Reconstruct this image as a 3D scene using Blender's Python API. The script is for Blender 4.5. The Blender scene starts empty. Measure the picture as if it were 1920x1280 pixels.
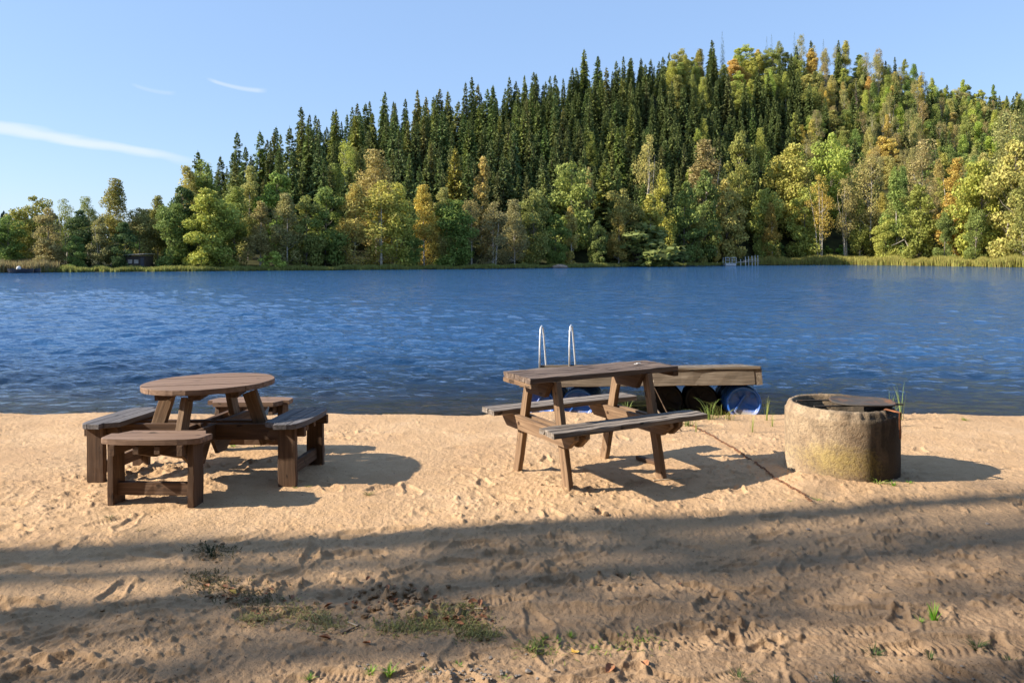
import bpy, math, random
import numpy as np
from mathutils import Vector, Matrix, Euler
R = math.radians
random.seed(7); rng = np.random.default_rng(7)
sc = bpy.context.scene
col = sc.collection
PX, CX, HY, EYE = 1400.0, 960.0, 480.0, 1.7      # focal length in photo pixels, centre column, horizon row, eye height

# ---------------------------------------------------------------- camera
cam_data = bpy.data.cameras.new('camera')
cam = bpy.data.objects.new('camera', cam_data); col.objects.link(cam)
cam_data.sensor_width = 36.0
cam_data.lens = 36.0 * PX / 1920.0
cam_data.shift_y = -(640.0 - HY) / 1920.0
cam_data.clip_start = 0.05; cam_data.clip_end = 6000
cam.location = (0, 0, EYE); cam.rotation_euler = (R(90), 0, 0)
sc.camera = cam

# ---------------------------------------------------------------- world, sun, exposure
SUN_EL, SUN_AZ = 32.0, -97.0                      # azimuth clockwise from +Y: the sun stands to the left
sun_dir = Vector((math.sin(R(SUN_AZ)) * math.cos(R(SUN_EL)), math.cos(R(SUN_AZ)) * math.cos(R(SUN_EL)), math.sin(R(SUN_EL))))
world = bpy.data.worlds.new('World'); sc.world = world; world.use_nodes = True
nt = world.node_tree; nt.nodes.clear()
wo = nt.nodes.new('ShaderNodeOutputWorld'); bg = nt.nodes.new('ShaderNodeBackground')
sky = nt.nodes.new('ShaderNodeTexSky'); sky.sky_type = 'NISHITA'; sky.sun_disc = False
sky.sun_elevation = R(SUN_EL); sky.sun_rotation = R(SUN_AZ); sky.altitude = 200
sky.air_density = 1.0; sky.dust_density = 0.6; sky.ozone_density = 1.5
bg.inputs['Strength'].default_value = 0.108
nt.links.new(bg.outputs[0], wo.inputs[0])

def wmath(op, a, b=None, c=None, clamp=False):
    n = nt.nodes.new('ShaderNodeMath'); n.operation = op; n.use_clamp = clamp
    for i, v in enumerate((a, b, c)):
        if v is None: continue
        if isinstance(v, (int, float)): n.inputs[i].default_value = v
        else: nt.links.new(v, n.inputs[i])
    return n.outputs[0]
tcw = nt.nodes.new('ShaderNodeTexCoord')
sepw = nt.nodes.new('ShaderNodeSeparateXYZ'); nt.links.new(tcw.outputs['Generated'], sepw.inputs[0])
az = wmath('DIVIDE', sepw.outputs[0], wmath('MAXIMUM', sepw.outputs[1], 0.05))      # cirrus streaks lie along straight lines across the sky
el = wmath('DIVIDE', sepw.outputs[2], wmath('MAXIMUM', sepw.outputs[1], 0.05))
nz = nt.nodes.new('ShaderNodeTexNoise'); nz.inputs['Scale'].default_value = 5; nz.inputs['Detail'].default_value = 4
mpw = nt.nodes.new('ShaderNodeMapping'); mpw.inputs['Scale'].default_value = (1.0, 1.0, 5.0); mpw.inputs['Rotation'].default_value = (0, R(14), 0)
nt.links.new(tcw.outputs['Generated'], mpw.inputs[0]); nt.links.new(mpw.outputs[0], nz.inputs['Vector'])
def streak(x0, y0, x1, y1, w0, w1, amount, bend=0.0):
    a0, e0, a1, e1 = (x0-CX)/PX, (HY-y0)/PX, (x1-CX)/PX, (HY-y1)/PX
    L = math.hypot(a1-a0, e1-e0); dx, dy = (a1-a0)/L, (e1-e0)/L
    pa = wmath('SUBTRACT', az, a0); pe = wmath('SUBTRACT', el, e0)
    t = wmath('DIVIDE', wmath('ADD', wmath('MULTIPLY', pa, dx), wmath('MULTIPLY', pe, dy)), L)
    d = wmath('SUBTRACT', wmath('MULTIPLY', pe, dx), wmath('MULTIPLY', pa, dy))
    d = wmath('SUBTRACT', d, wmath('MULTIPLY', wmath('MULTIPLY', t, wmath('SUBTRACT', 1.0, t)), bend))
    wob = wmath('MULTIPLY', wmath('SUBTRACT', nz.outputs[0], 0.5), w0 * 2.2)
    w = wmath('ADD', wmath('MULTIPLY', t, w1-w0), w0)
    g = wmath('SUBTRACT', 1.0, wmath('DIVIDE', wmath('ABSOLUTE', wmath('ADD', d, wob)), w), clamp=True)
    ends = wmath('MULTIPLY', wmath('MULTIPLY', wmath('SUBTRACT', 1.02, t), 6.0, clamp=True), wmath('ADD', wmath('MULTIPLY', t, 6.0), 0.1, clamp=True), clamp=True)
    g = wmath('MULTIPLY', wmath('SMOOTH_MIN', g, 0.7, 0.3), ends, clamp=True)
    return wmath('MULTIPLY', g, wmath('MULTIPLY', wmath('ADD', nz.outputs[0], 0.45), amount), clamp=True)
cl = wmath('ADD', streak(-420, 165, 385, 308, 0.018, 0.007, 0.95), streak(388, 147, 500, 170, 0.003, 0.004, 0.55, -0.016), clamp=True)
cl = wmath('ADD', cl, streak(245, 158, 330, 176, 0.003, 0.004, 0.25, -0.012), clamp=True)
mixw = nt.nodes.new('ShaderNodeMix'); mixw.data_type = 'RGBA'
veil = nt.nodes.new('ShaderNodeMix'); veil.data_type = 'RGBA'; veil.inputs[0].default_value = 0.62      # even thin high haze over the blue
nt.links.new(sky.outputs[0], veil.inputs[6]); veil.inputs[7].default_value = (1.75, 2.75, 4.7, 1)
nt.links.new(cl, mixw.inputs[0]); nt.links.new(veil.outputs[2], mixw.inputs[6]); mixw.inputs[7].default_value = (4.3, 4.6, 5.2, 1)
nt.links.new(mixw.outputs[2], bg.inputs[0])

sun_data = bpy.data.lights.new('sun', 'SUN'); sun_data.energy = 5.0; sun_data.angle = R(0.55); sun_data.color = (1.0, 0.90, 0.76)
sun = bpy.data.objects.new('sun', sun_data); col.objects.link(sun)
sun.rotation_euler = sun_dir.to_track_quat('Z', 'Y').to_euler(); sun.location = (-20, 5, 20)
sc.view_settings.view_transform = 'Standard'; sc.view_settings.look = 'None'; sc.view_settings.exposure = 1.0; sc.view_settings.gamma = 1
sc.cycles.max_bounces = 6; sc.cycles.transparent_max_bounces = 10; sc.cycles.caustics_reflective = False; sc.cycles.caustics_refractive = False

# ---------------------------------------------------------------- helpers
def hashn(ix, iy, seed):
    h = (ix.astype(np.int64) * 374761393 + iy.astype(np.int64) * 668265263 + seed * 1442695041) & 0xffffffff
    h = ((h ^ (h >> 13)) * 1274126177) & 0xffffffff
    h = h ^ (h >> 16)
    return (h & 0xffff) / 65535.0
def vnoise(x, y, seed=0):
    ix = np.floor(x); iy = np.floor(y); fx = x-ix; fy = y-iy
    fx = fx*fx*(3-2*fx); fy = fy*fy*(3-2*fy)
    a = hashn(ix, iy, seed); b = hashn(ix+1, iy, seed); c = hashn(ix, iy+1, seed); d = hashn(ix+1, iy+1, seed)
    return (a*(1-fx)+b*fx)*(1-fy)+(c*(1-fx)+d*fx)*fy - 0.5
def fbm(x, y, scale, octs, seed=0, gain=0.5):
    s = 0; a = 1; f = scale
    for k in range(octs):
        ca, sa = math.cos(k*0.9+0.3), math.sin(k*0.9+0.3)
        s = s + a*vnoise((x*ca-y*sa)*f, (x*sa+y*ca)*f, seed+k*17); a *= gain; f *= 2.03
    return s

def link(o, parent=None):
    col.objects.link(o)
    if parent is not None: o.parent = parent
    return o
def mesh_obj(name, verts, faces, mat, parent=None, smooth=False, attrs=None):
    """verts (N,3) array, faces = array (M,k) or list of index tuples"""
    me = bpy.data.meshes.new(name)
    if isinstance(faces, np.ndarray):
        v = np.asarray(verts, dtype=np.float32); f = faces.astype(np.int32); k = f.shape[1]
        me.vertices.add(len(v)); me.vertices.foreach_set('co', v.ravel())
        me.loops.add(f.size); me.loops.foreach_set('vertex_index', f.ravel())
        me.polygons.add(len(f)); me.polygons.foreach_set('loop_start', np.arange(0, f.size, k, dtype=np.int32))
        try: me.polygons.foreach_set('loop_total', np.full(len(f), k, dtype=np.int32))
        except Exception: pass
        me.update(calc_edges=True)
    else:
        me.from_pydata([tuple(p) for p in verts], [], [tuple(q) for q in faces]); me.update()
    me.polygons.foreach_set('use_smooth', [smooth]*len(me.polygons))
    if attrs:
        for an, (typ, data) in attrs.items():
            at = me.attributes.new(an, typ, 'POINT')
            key = 'value' if typ == 'FLOAT' else 'vector'
            at.data.foreach_set(key, np.asarray(data, dtype=np.float32).ravel())
    if mat: me.materials.append(mat)
    o = bpy.data.objects.new(name, me)
    return link(o, parent)
def tag(o, label=None, cat=None, group=None, kind=None):
    if label: o['label'] = label
    if cat: o['category'] = cat
    if group: o['group'] = group
    if kind: o['kind'] = kind
    return o
def empty(name, loc, rot=(0, 0, 0)):
    o = bpy.data.objects.new(name, None); o.location = loc; o.rotation_euler = rot; o.empty_display_size = 0.1
    return link(o)
def copy_tree(o, parent=None):
    c = o.copy(); col.objects.link(c); c.parent = parent
    for k in list(o.children): copy_tree(k, c)
    return c

class MB:
    """collects shaped boards, bars and prisms with wood-grain coordinates; build() links ONE mesh"""
    def __init__(s): s.v = []; s.f = []; s.g = []
    def add(s, vs, fs, gs=None):
        b = len(s.v); s.v += [tuple(v) for v in vs]; s.f += [tuple(b+i for i in q) for q in fs]
        s.g += [tuple(g) for g in (gs if gs is not None else vs)]
    def board(s, p0, p1, w, t, up=(0, 0, 1), ch=0.004, seg=8, jit=0.0012):
        """board from p0 to p1; w across (perp. to up), t along up"""
        p0 = Vector(p0); p1 = Vector(p1); d = (p1-p0); L = d.length; d.normalize()
        up = Vector(up); up = (up - d*up.dot(d)).normalized(); sd = d.cross(up)
        prof = [(-w/2+ch, -t/2), (w/2-ch, -t/2), (w/2, -t/2+ch), (w/2, t/2-ch), (w/2-ch, t/2), (-w/2+ch, t/2), (-w/2, t/2-ch), (-w/2, -t/2+ch)]
        off = (random.random()*40, random.random()*40, random.random()*40)
        vs, gs, fs = [], [], []
        for i in range(seg+1):
            u = i/seg*L
            a = 0
            if i == 0: a = 0
            for (x, y) in prof:
                jx, jy = random.gauss(0, jit), random.gauss(0, jit)
                p = p0 + d*(u + (random.gauss(0, jit*1.5) if i in (0, seg) else 0)) + sd*(x+jx) + up*(y+jy)
                vs.append(p); gs.append((u+off[0], x+off[1], y+off[2]))
        for i in range(seg):
            for k in range(8):
                a = i*8+k; b = i*8+(k+1) % 8
                fs.append((a, b, b+8, a+8))
        fs.append(tuple(range(7, -1, -1))); fs.append(tuple(seg*8+k for k in range(8)))
        s.add(vs, fs, gs)
    def prism(s, outline, origin, ax, ay, az_, t, ch=0.003):
        """outline in (ax, ay) plane, extruded +-t/2 along az; grain along ax"""
        o = Vector(origin); ax = Vector(ax).normalized(); ay = Vector(ay).normalized(); az_ = Vector(az_).normalized()
        n = len(outline); off = (random.random()*40, random.random()*40, random.random()*40)
        cx = sum(p[0] for p in outline)/n; cy = sum(p[1] for p in outline)/n
        r = max(math.hypot(p[0]-cx, p[1]-cy) for p in outline)
        vs, gs = [], []
        for (z, sh) in ((-t/2, ch), (-t/2+ch, 0), (t/2-ch, 0), (t/2, ch)):
            for (x, y) in outline:
                dx, dy = x-cx, y-cy; l = math.hypot(dx, dy) or 1
                q = (x - dx/l*sh, y - dy/l*sh)
                vs.append(o + ax*q[0] + ay*q[1] + az_*z); gs.append((q[0]+off[0], q[1]+off[1], z+off[2]))
        fs = []
        for k in range(3):
            for i in range(n):
                j = (i+1) % n
                fs.append((k*n+i, k*n+j, (k+1)*n+j, (k+1)*n+i))
        fs.append(tuple(range(n-1, -1, -1))); fs.append(tuple(3*n+i for i in range(n)))
        s.add(vs, fs, gs)
    def tube(s, pts, rad, n=8, caps=True):
        pts = [Vector(p) for p in pts]; rr = rad if isinstance(rad, (list, tuple)) else [rad]*len(pts)
        vs, fs = [], []; prev = None
        for i, p in enumerate(pts):
            d = (pts[min(i+1, len(pts)-1)] - pts[max(i-1, 0)]).normalized()
            if prev is None: a = d.orthogonal().normalized()
            else:
                a = prev - d*prev.dot(d)
                a = a.normalized() if a.length > 1e-6 else d.orthogonal().normalized()
            prev = a; b = d.cross(a)
            for k in range(n):
                an = 2*math.pi*k/n
                vs.append(p + (a*math.cos(an)+b*math.sin(an))*rr[i])
        for i in range(len(pts)-1):
            for k in range(n):
                fs.append((i*n+k, i*n+(k+1) % n, (i+1)*n+(k+1) % n, (i+1)*n+k))
        if caps:
            fs.append(tuple(range(n-1, -1, -1))); fs.append(tuple((len(pts)-1)*n+k for k in range(n)))
        s.add(vs, fs)
    def build(s, name, mat, parent=None, smooth=False):
        return mesh_obj(name, s.v, s.f, mat, parent, smooth, {'grain': ('FLOAT_VECTOR', s.g)})

# ---------------------------------------------------------------- materials
def new_mat(name):
    m = bpy.data.materials.new(name); m.use_nodes = True; t = m.node_tree
    b = t.nodes['Principled BSDF']
    return m, t, b
def N(t, typ, **kw):
    n = t.nodes.new(typ)
    for k, v in kw.items():
        if k.startswith('_'): setattr(n, k[1:], v)
    return n
def noise(t, vec, scale, detail=4, rough=0.55, dist=0.0):
    n = t.nodes.new('ShaderNodeTexNoise'); n.inputs['Scale'].default_value = scale; n.inputs['Detail'].default_value = detail
    n.inputs['Roughness'].default_value = rough; n.inputs['Distortion'].default_value = dist
    if vec is not None: t.links.new(vec, n.inputs['Vector'])
    return n.outputs[0]
def ramp(t, fac, stops, interp='LINEAR'):
    n = t.nodes.new('ShaderNodeValToRGB'); n.color_ramp.interpolation = interp
    e = n.color_ramp.elements
    while len(e) > 1: e.remove(e[-1])
    for i, (p, c) in enumerate(stops):
        c = c if isinstance(c, (tuple, list)) else (c, c, c)
        q = e[0] if i == 0 else e.new(p)
        q.position = p; q.color = (c[0], c[1], c[2], 1)
    t.links.new(fac, n.inputs[0]); return n.outputs[0]
def mixc(t, fac, a, b, mode='MIX'):
    n = t.nodes.new('ShaderNodeMix'); n.data_type = 'RGBA'; n.blend_type = mode
    for idx, v in ((0, fac), (6, a), (7, b)):
        if isinstance(v, (int, float)): n.inputs[idx].default_value = v
        elif isinstance(v, (tuple, list)): n.inputs[idx].default_value = (v[0], v[1], v[2], 1)
        else: t.links.new(v, n.inputs[idx])
    return n.outputs[2]
def mth(t, op, a, b=None, clamp=False):
    n = t.nodes.new('ShaderNodeMath'); n.operation = op; n.use_clamp = clamp
    for i, v in enumerate((a, b)):
        if v is None: continue
        if isinstance(v, (int, float)): n.inputs[i].default_value = v
        else: t.links.new(v, n.inputs[i])
    return n.outputs[0]
def mapping(t, vec, scale=(1, 1, 1), rot=(0, 0, 0), loc=(0, 0, 0)):
    n = t.nodes.new('ShaderNodeMapping'); n.inputs['Scale'].default_value = scale; n.inputs['Rotation'].default_value = rot; n.inputs['Location'].default_value = loc
    t.links.new(vec, n.inputs[0]); return n.outputs[0]
def bump(t, b, h, strength=0.5, dist=0.01, prev=None):
    n = t.nodes.new('ShaderNodeBump'); n.inputs['Strength'].default_value = strength; n.inputs['Distance'].default_value = dist
    t.links.new(h, n.inputs['Height'])
    if prev is not None: t.links.new(prev, n.inputs['Normal'])
    t.links.new(n.outputs[0], b.inputs['Normal']); return n.outputs[0]
def attr(t, name):
    n = t.nodes.new('ShaderNodeAttribute'); n.attribute_name = name; return n

def wood_mat(name, dark, mid, light, rough=0.75, knots=True):
    m, t, b = new_mat(name)
    g = attr(t, 'grain').outputs['Vector']
    lines = noise(t, mapping(t, g, (2.2, 42, 42)), 1.0, 5, 0.6, 0.3)
    broad = noise(t, mapping(t, g, (1.6, 7, 7)), 1.0, 3, 0.5)
    c = ramp(t, lines, [(0.30, dark), (0.50, mid), (0.72, light)])
    c = mixc(t, ramp(t, broad, [(0.35, 0.0), (0.65, 0.55)]), c, mixc(t, 0.5, dark, mid))
    wv = noise(t, mapping(t, g, (9, 22, 22)), 1.0, 2, 0.5)
    c = mixc(t, ramp(t, wv, [(0.66, 0.0), (0.72, 0.85)]), c, tuple(x*0.35 for x in dark))
    t.links.new(c, b.inputs['Base Color']); b.inputs['Roughness'].default_value = rough
    b.inputs['Specular IOR Level'].default_value = 0.3
    cr = noise(t, mapping(t, g, (3, 90, 90)), 1.0, 3, 0.7)
    hh = mth(t, 'ADD', lines, mth(t, 'MULTIPLY', cr, 0.7))
    bump(t, b, hh, 0.6, 0.003)
    return m
M = {}
M['wood_top'] = wood_mat('weathered_wood', (0.06, 0.043, 0.033), (0.15, 0.105, 0.08), (0.31, 0.24, 0.185))
M['wood_round'] = wood_mat('reddish_wood', (0.12, 0.072, 0.048), (0.215, 0.135, 0.09), (0.32, 0.215, 0.15))
M['wood_leg'] = wood_mat('brown_wood', (0.05, 0.028, 0.017), (0.105, 0.06, 0.035), (0.19, 0.115, 0.07))
M['wood_leg2'] = wood_mat('tan_wood', (0.095, 0.057, 0.033), (0.22, 0.138, 0.08), (0.36, 0.245, 0.15))
M['wood_seat'] = wood_mat('worn_grey_wood', (0.055, 0.042, 0.034), (0.20, 0.165, 0.135), (0.46, 0.40, 0.34))
M['wood_blue'] = wood_mat('greyish_wood', (0.06, 0.055, 0.055), (0.12, 0.11, 0.11), (0.22, 0.20, 0.195))
M['wood_dock'] = wood_mat('dock_wood', (0.075, 0.06, 0.045), (0.155, 0.122, 0.088), (0.28, 0.232, 0.175))

def sand_material():
    m, t, b = new_mat('sand')
    tc = t.nodes.new('ShaderNodeTexCoord'); P = tc.outputs['Object']
    sp = t.nodes.new('ShaderNodeSeparateXYZ'); t.links.new(P, sp.inputs[0])
    n1 = noise(t, P, 1.3, 5, 0.6); n2 = noise(t, P, 9, 4, 0.6); n3 = noise(t, P, 140, 3, 0.7)
    c = ramp(t, n1, [(0.3, (0.48, 0.305, 0.17)), (0.55, (0.565, 0.375, 0.215)), (0.75, (0.63, 0.435, 0.265))])
    c = mixc(t, ramp(t, n2, [(0.35, 0.0), (0.62, 0.45)]), c, (0.46, 0.29, 0.145))
    # trodden, darker soil in the foreground track
    edge = mth(t, 'ADD', mth(t, 'MULTIPLY', sp.outputs[1], -1.0), mth(t, 'MULTIPLY', n1, 2.0))
    edge = mth(t, 'ADD', edge, mth(t, 'MULTIPLY', sp.outputs[0], 0.28))
    soil = ramp(t, mth(t, 'DIVIDE', mth(t, 'ADD', edge, 6.0), 6.0), [(0.34, 0.0), (0.56, 0.55), (0.76, 0.95)])
    c = mixc(t, soil, c, mixc(t, ramp(t, n2, [(0.4, 0.0), (0.6, 1.0)]), (0.20, 0.13, 0.078), (0.29, 0.195, 0.118)))
    # crumbs and tiny debris
    v = t.nodes.new('ShaderNodeTexVoronoi'); v.inputs['Scale'].default_value = 42; t.links.new(P, v.inputs['Vector'])
    deb = ramp(t, v.outputs['Distance'], [(0.10, 1.0), (0.17, 0.0)])
    pick = ramp(t, noise(t, P, 5, 3), [(0.46, 0.0), (0.58, 0.9)])
    c = mixc(t, mth(t, 'MULTIPLY', deb, pick), c, (0.12, 0.08, 0.05))
    c = mixc(t, ramp(t, n3, [(0.35, 0.22), (0.6, 0.0)]), c, (0.22, 0.15, 0.09))
    # wet sand by the water line (below the reach of the ripples)
    wet = ramp(t, mth(t, 'ADD', sp.outputs[2], mth(t, 'MULTIPLY', n2, 0.05)), [(0.0, 1.0), (0.001, 0.0)])
    wetf = mth(t, 'SUBTRACT', 1.0, mth(t, 'MULTIPLY', mth(t, 'ADD', mth(t, 'ADD', sp.outputs[2], 0.265), mth(t, 'MULTIPLY', n2, -0.05)), 14.0), clamp=True)
    c = mixc(t, mth(t, 'MULTIPLY', wetf, 0.65), c, (0.17, 0.115, 0.07))
    t.links.new(c, b.inputs['Base Color'])
    b.inputs['Roughness'].default_value = 0.9; b.inputs['Specular IOR Level'].default_value = 0.15
    h = mth(t, 'ADD', mth(t, 'MULTIPLY', noise(t, P, 34, 5, 0.65), 1.0), mth(t, 'MULTIPLY', n3, 0.35))
    bump(t, b, h, 0.9, 0.016)
    return m
M['sand'] = sand_material()

def water_material():
    m, t, b = new_mat('lake_water')
    t.nodes.remove(b)
    out = t.nodes['Material Output']
    tc = t.nodes.new('ShaderNodeTexCoord'); P = tc.outputs['Object']
    n1 = noise(t, mapping(t, P, (1.6, 3.6, 1.0), (0, 0, R(8))), 1.9, 5, 0.66)
    n2 = noise(t, mapping(t, P, (0.5, 1.5, 1.0), (0, 0, R(-12))), 0.9, 3, 0.55)
    n3 = noise(t, mapping(t, P, (6, 13, 1.0), (0, 0, R(5))), 1.0, 3, 0.6)
    n4 = noise(t, mapping(t, P, (0.35, 0.7, 1.0), (0, 0, R(10))), 1.0, 3, 0.6)
    h = mth(t, 'ADD', mth(t, 'ADD', mth(t, 'ADD', mth(t, 'MULTIPLY', n1, 0.50), mth(t, 'MULTIPLY', n4, 1.9)), mth(t, 'MULTIPLY', n2, 0.75)), mth(t, 'MULTIPLY', n3, 0.13))
    bm = t.nodes.new('ShaderNodeBump'); bm.inputs['Strength'].default_value = 1.0; bm.inputs['Distance'].default_value = 0.12
    t.links.new(h, bm.inputs['Height'])
    gl = t.nodes.new('ShaderNodeBsdfGlossy'); gl.inputs['Roughness'].default_value = 0.04; gl.inputs['Color'].default_value = (1, 1, 1, 1)
    t.links.new(bm.outputs[0], gl.inputs['Normal'])
    fr = t.nodes.new('ShaderNodeFresnel'); fr.inputs['IOR'].default_value = 1.33; t.links.new(bm.outputs[0], fr.inputs['Normal'])
    df = t.nodes.new('ShaderNodeBsdfDiffuse'); df.inputs['Color'].default_value = (0.016, 0.068, 0.172, 1); t.links.new(bm.outputs[0], df.inputs['Normal'])
    tr = t.nodes.new('ShaderNodeBsdfTransparent'); tr.inputs['Color'].default_value = (0.72, 0.74, 0.66, 1)
    dep = attr(t, 'depth').outputs['Fac']
    bod = t.nodes.new('ShaderNodeMixShader'); t.links.new(dep, bod.inputs[0]); t.links.new(tr.outputs[0], bod.inputs[1]); t.links.new(df.outputs[0], bod.inputs[2])
    mx = t.nodes.new('ShaderNodeMixShader'); t.links.new(fr.outputs[0], mx.inputs[0]); t.links.new(bod.outputs[0], mx.inputs[1]); t.links.new(gl.outputs[0], mx.inputs[2])
    t.links.new(mx.outputs[0], out.inputs['Surface'])
    return m
M['water'] = water_material()

def leaf_material(name, spread=0.35, hue=0.02, transl=0.3, val=1.0):
    """colour comes from the object's own colour; every leaf varies a little"""
    m, t, b = new_mat(name)
    out = t.nodes['Material Output']
    oi = t.nodes.new('ShaderNodeObjectInfo'); ge = t.nodes.new('ShaderNodeNewGeometry')
    hs = t.nodes.new('ShaderNodeHueSaturation')
    rnd = ge.outputs['Random Per Island']
    t.links.new(mth(t, 'ADD', mth(t, 'MULTIPLY', rnd, hue*2), 0.5-hue), hs.inputs['Hue'])
    rv = mth(t, 'FRACT', mth(t, 'MULTIPLY', rnd, 37.7))
    t.links.new(mth(t, 'ADD', mth(t, 'MULTIPLY', rv, spread*2*val), (1-spread)*val), hs.inputs['Value'])
    t.links.new(oi.outputs['Color'], hs.inputs['Color'])
    t.links.new(hs.outputs[0], b.inputs['Base Color']); b.inputs['Roughness'].default_value = 0.65; b.inputs['Specular IOR Level'].default_value = 0.2
    tl = t.nodes.new('ShaderNodeBsdfTranslucent'); t.links.new(hs.outputs[0], tl.inputs[0])
    mx = t.nodes.new('ShaderNodeMixShader'); mx.inputs[0].default_value = transl
    t.links.new(b.outputs[0], mx.inputs[1]); t.links.new(tl.outputs[0], mx.inputs[2]); t.links.new(mx.outputs[0], out.inputs['Surface'])
    return m
M['needles'] = leaf_material('spruce_needles', 0.45, 0.015, 0.12)
M['leaves'] = leaf_material('leaves', 0.40, 0.015, 0.35, 1.12)
M['blades'] = leaf_material('grass_blades', 0.35, 0.03, 0.35)
def simple(name, c, rough=0.6, metal=0.0, c2=None, scale=8, bmp=0.0, spec=0.5):
    m, t, b = new_mat(name)
    tc = t.nodes.new('ShaderNodeTexCoord'); P = tc.outputs['Object']
    c2 = c2 or tuple(x*0.6 for x in c)
    n = noise(t, P, scale, 5, 0.6)
    t.links.new(ramp(t, n, [(0.35, c2), (0.62, c)]), b.inputs['Base Color'])
    b.inputs['Roughness'].default_value = rough; b.inputs['Metallic'].default_value = metal; b.inputs['Specular IOR Level'].default_value = spec
    if bmp: bump(t, b, n, 0.6, bmp)
    return m
M['spruce_bark'] = simple('spruce_bark', (0.13, 0.10, 0.08), 0.9, 0, (0.05, 0.04, 0.035), 3)
M['pine_bark'] = simple('pine_bark', (0.28, 0.15, 0.08), 0.9, 0, (0.10, 0.06, 0.04), 3)
def birch_bark():
    m, t, b = new_mat('birch_bark')
    tc = t.nodes.new('ShaderNodeTexCoord'); P = tc.outputs['Object']
    n = noise(t, mapping(t, P, (1.5, 1.5, 6)), 1.5, 4, 0.6)
    t.links.new(ramp(t, n, [(0.38, (0.10, 0.08, 0.06)), (0.5, (0.50, 0.44, 0.35)), (0.7, (0.62, 0.57, 0.48))]), b.inputs['Base Color'])
    b.inputs['Roughness'].default_value = 0.8
    return m
M['birch_bark'] = birch_bark()
M['alder_bark'] = simple('grey_bark', (0.24, 0.20, 0.16), 0.9, 0, (0.10, 0.085, 0.07), 2)
M['floor'] = simple('forest_floor', (0.055, 0.06, 0.022), 0.95, 0, (0.022, 0.022, 0.012), 0.25, spec=0.1)
M['lakebed'] = simple('lake_bed', (0.05, 0.045, 0.03), 0.95, 0, (0.03, 0.03, 0.02), 0.8, spec=0.1)
M['meadow'] = simple('meadow', (0.16, 0.17, 0.05), 0.95, 0, (0.08, 0.09, 0.03), 0.4, spec=0.1)

# ---------------------------------------------------------------- ground heights
WZ = -0.28
def shore_y(x): return np.interp(x, [-9, -6, -2.5, 0, 2, 3.2, 4.5, 6, 9], [9.35, 9.32, 9.22, 9.28, 9.25, 9.1, 8.86, 8.74, 8.5])
def base_h(x, y):
    x = np.asarray(x, float); y = np.asarray(y, float)
    ys = shore_y(x) + 0.09*np.sin(x*2.3) + 0.06*np.sin(x*5.1+1) + 0.035*np.sin(x*11.7+2)
    z = np.where(y > 5.5, -0.028*(y-5.5), 0.0)
    zs = -0.028*(8.3-5.5)
    t = np.clip((y-8.3)/np.maximum(ys-8.3, 0.2), 0, None)
    z = np.where(y > 8.3, zs + (WZ-zs)*np.minimum(t, 1)**1.3 - np.maximum(y-ys, 0)*0.10, z)
    return z
def ground_at(px, py, h=0.0):
    """where the photo's pixel meets the beach (height h above it)"""
    z = 0.0
    for _ in range(25):
        y = (EYE-z)*PX/(py-HY); x = (px-CX)/PX*y; z = float(base_h(x, y)) + h
    return Vector((x, y, z))

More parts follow.
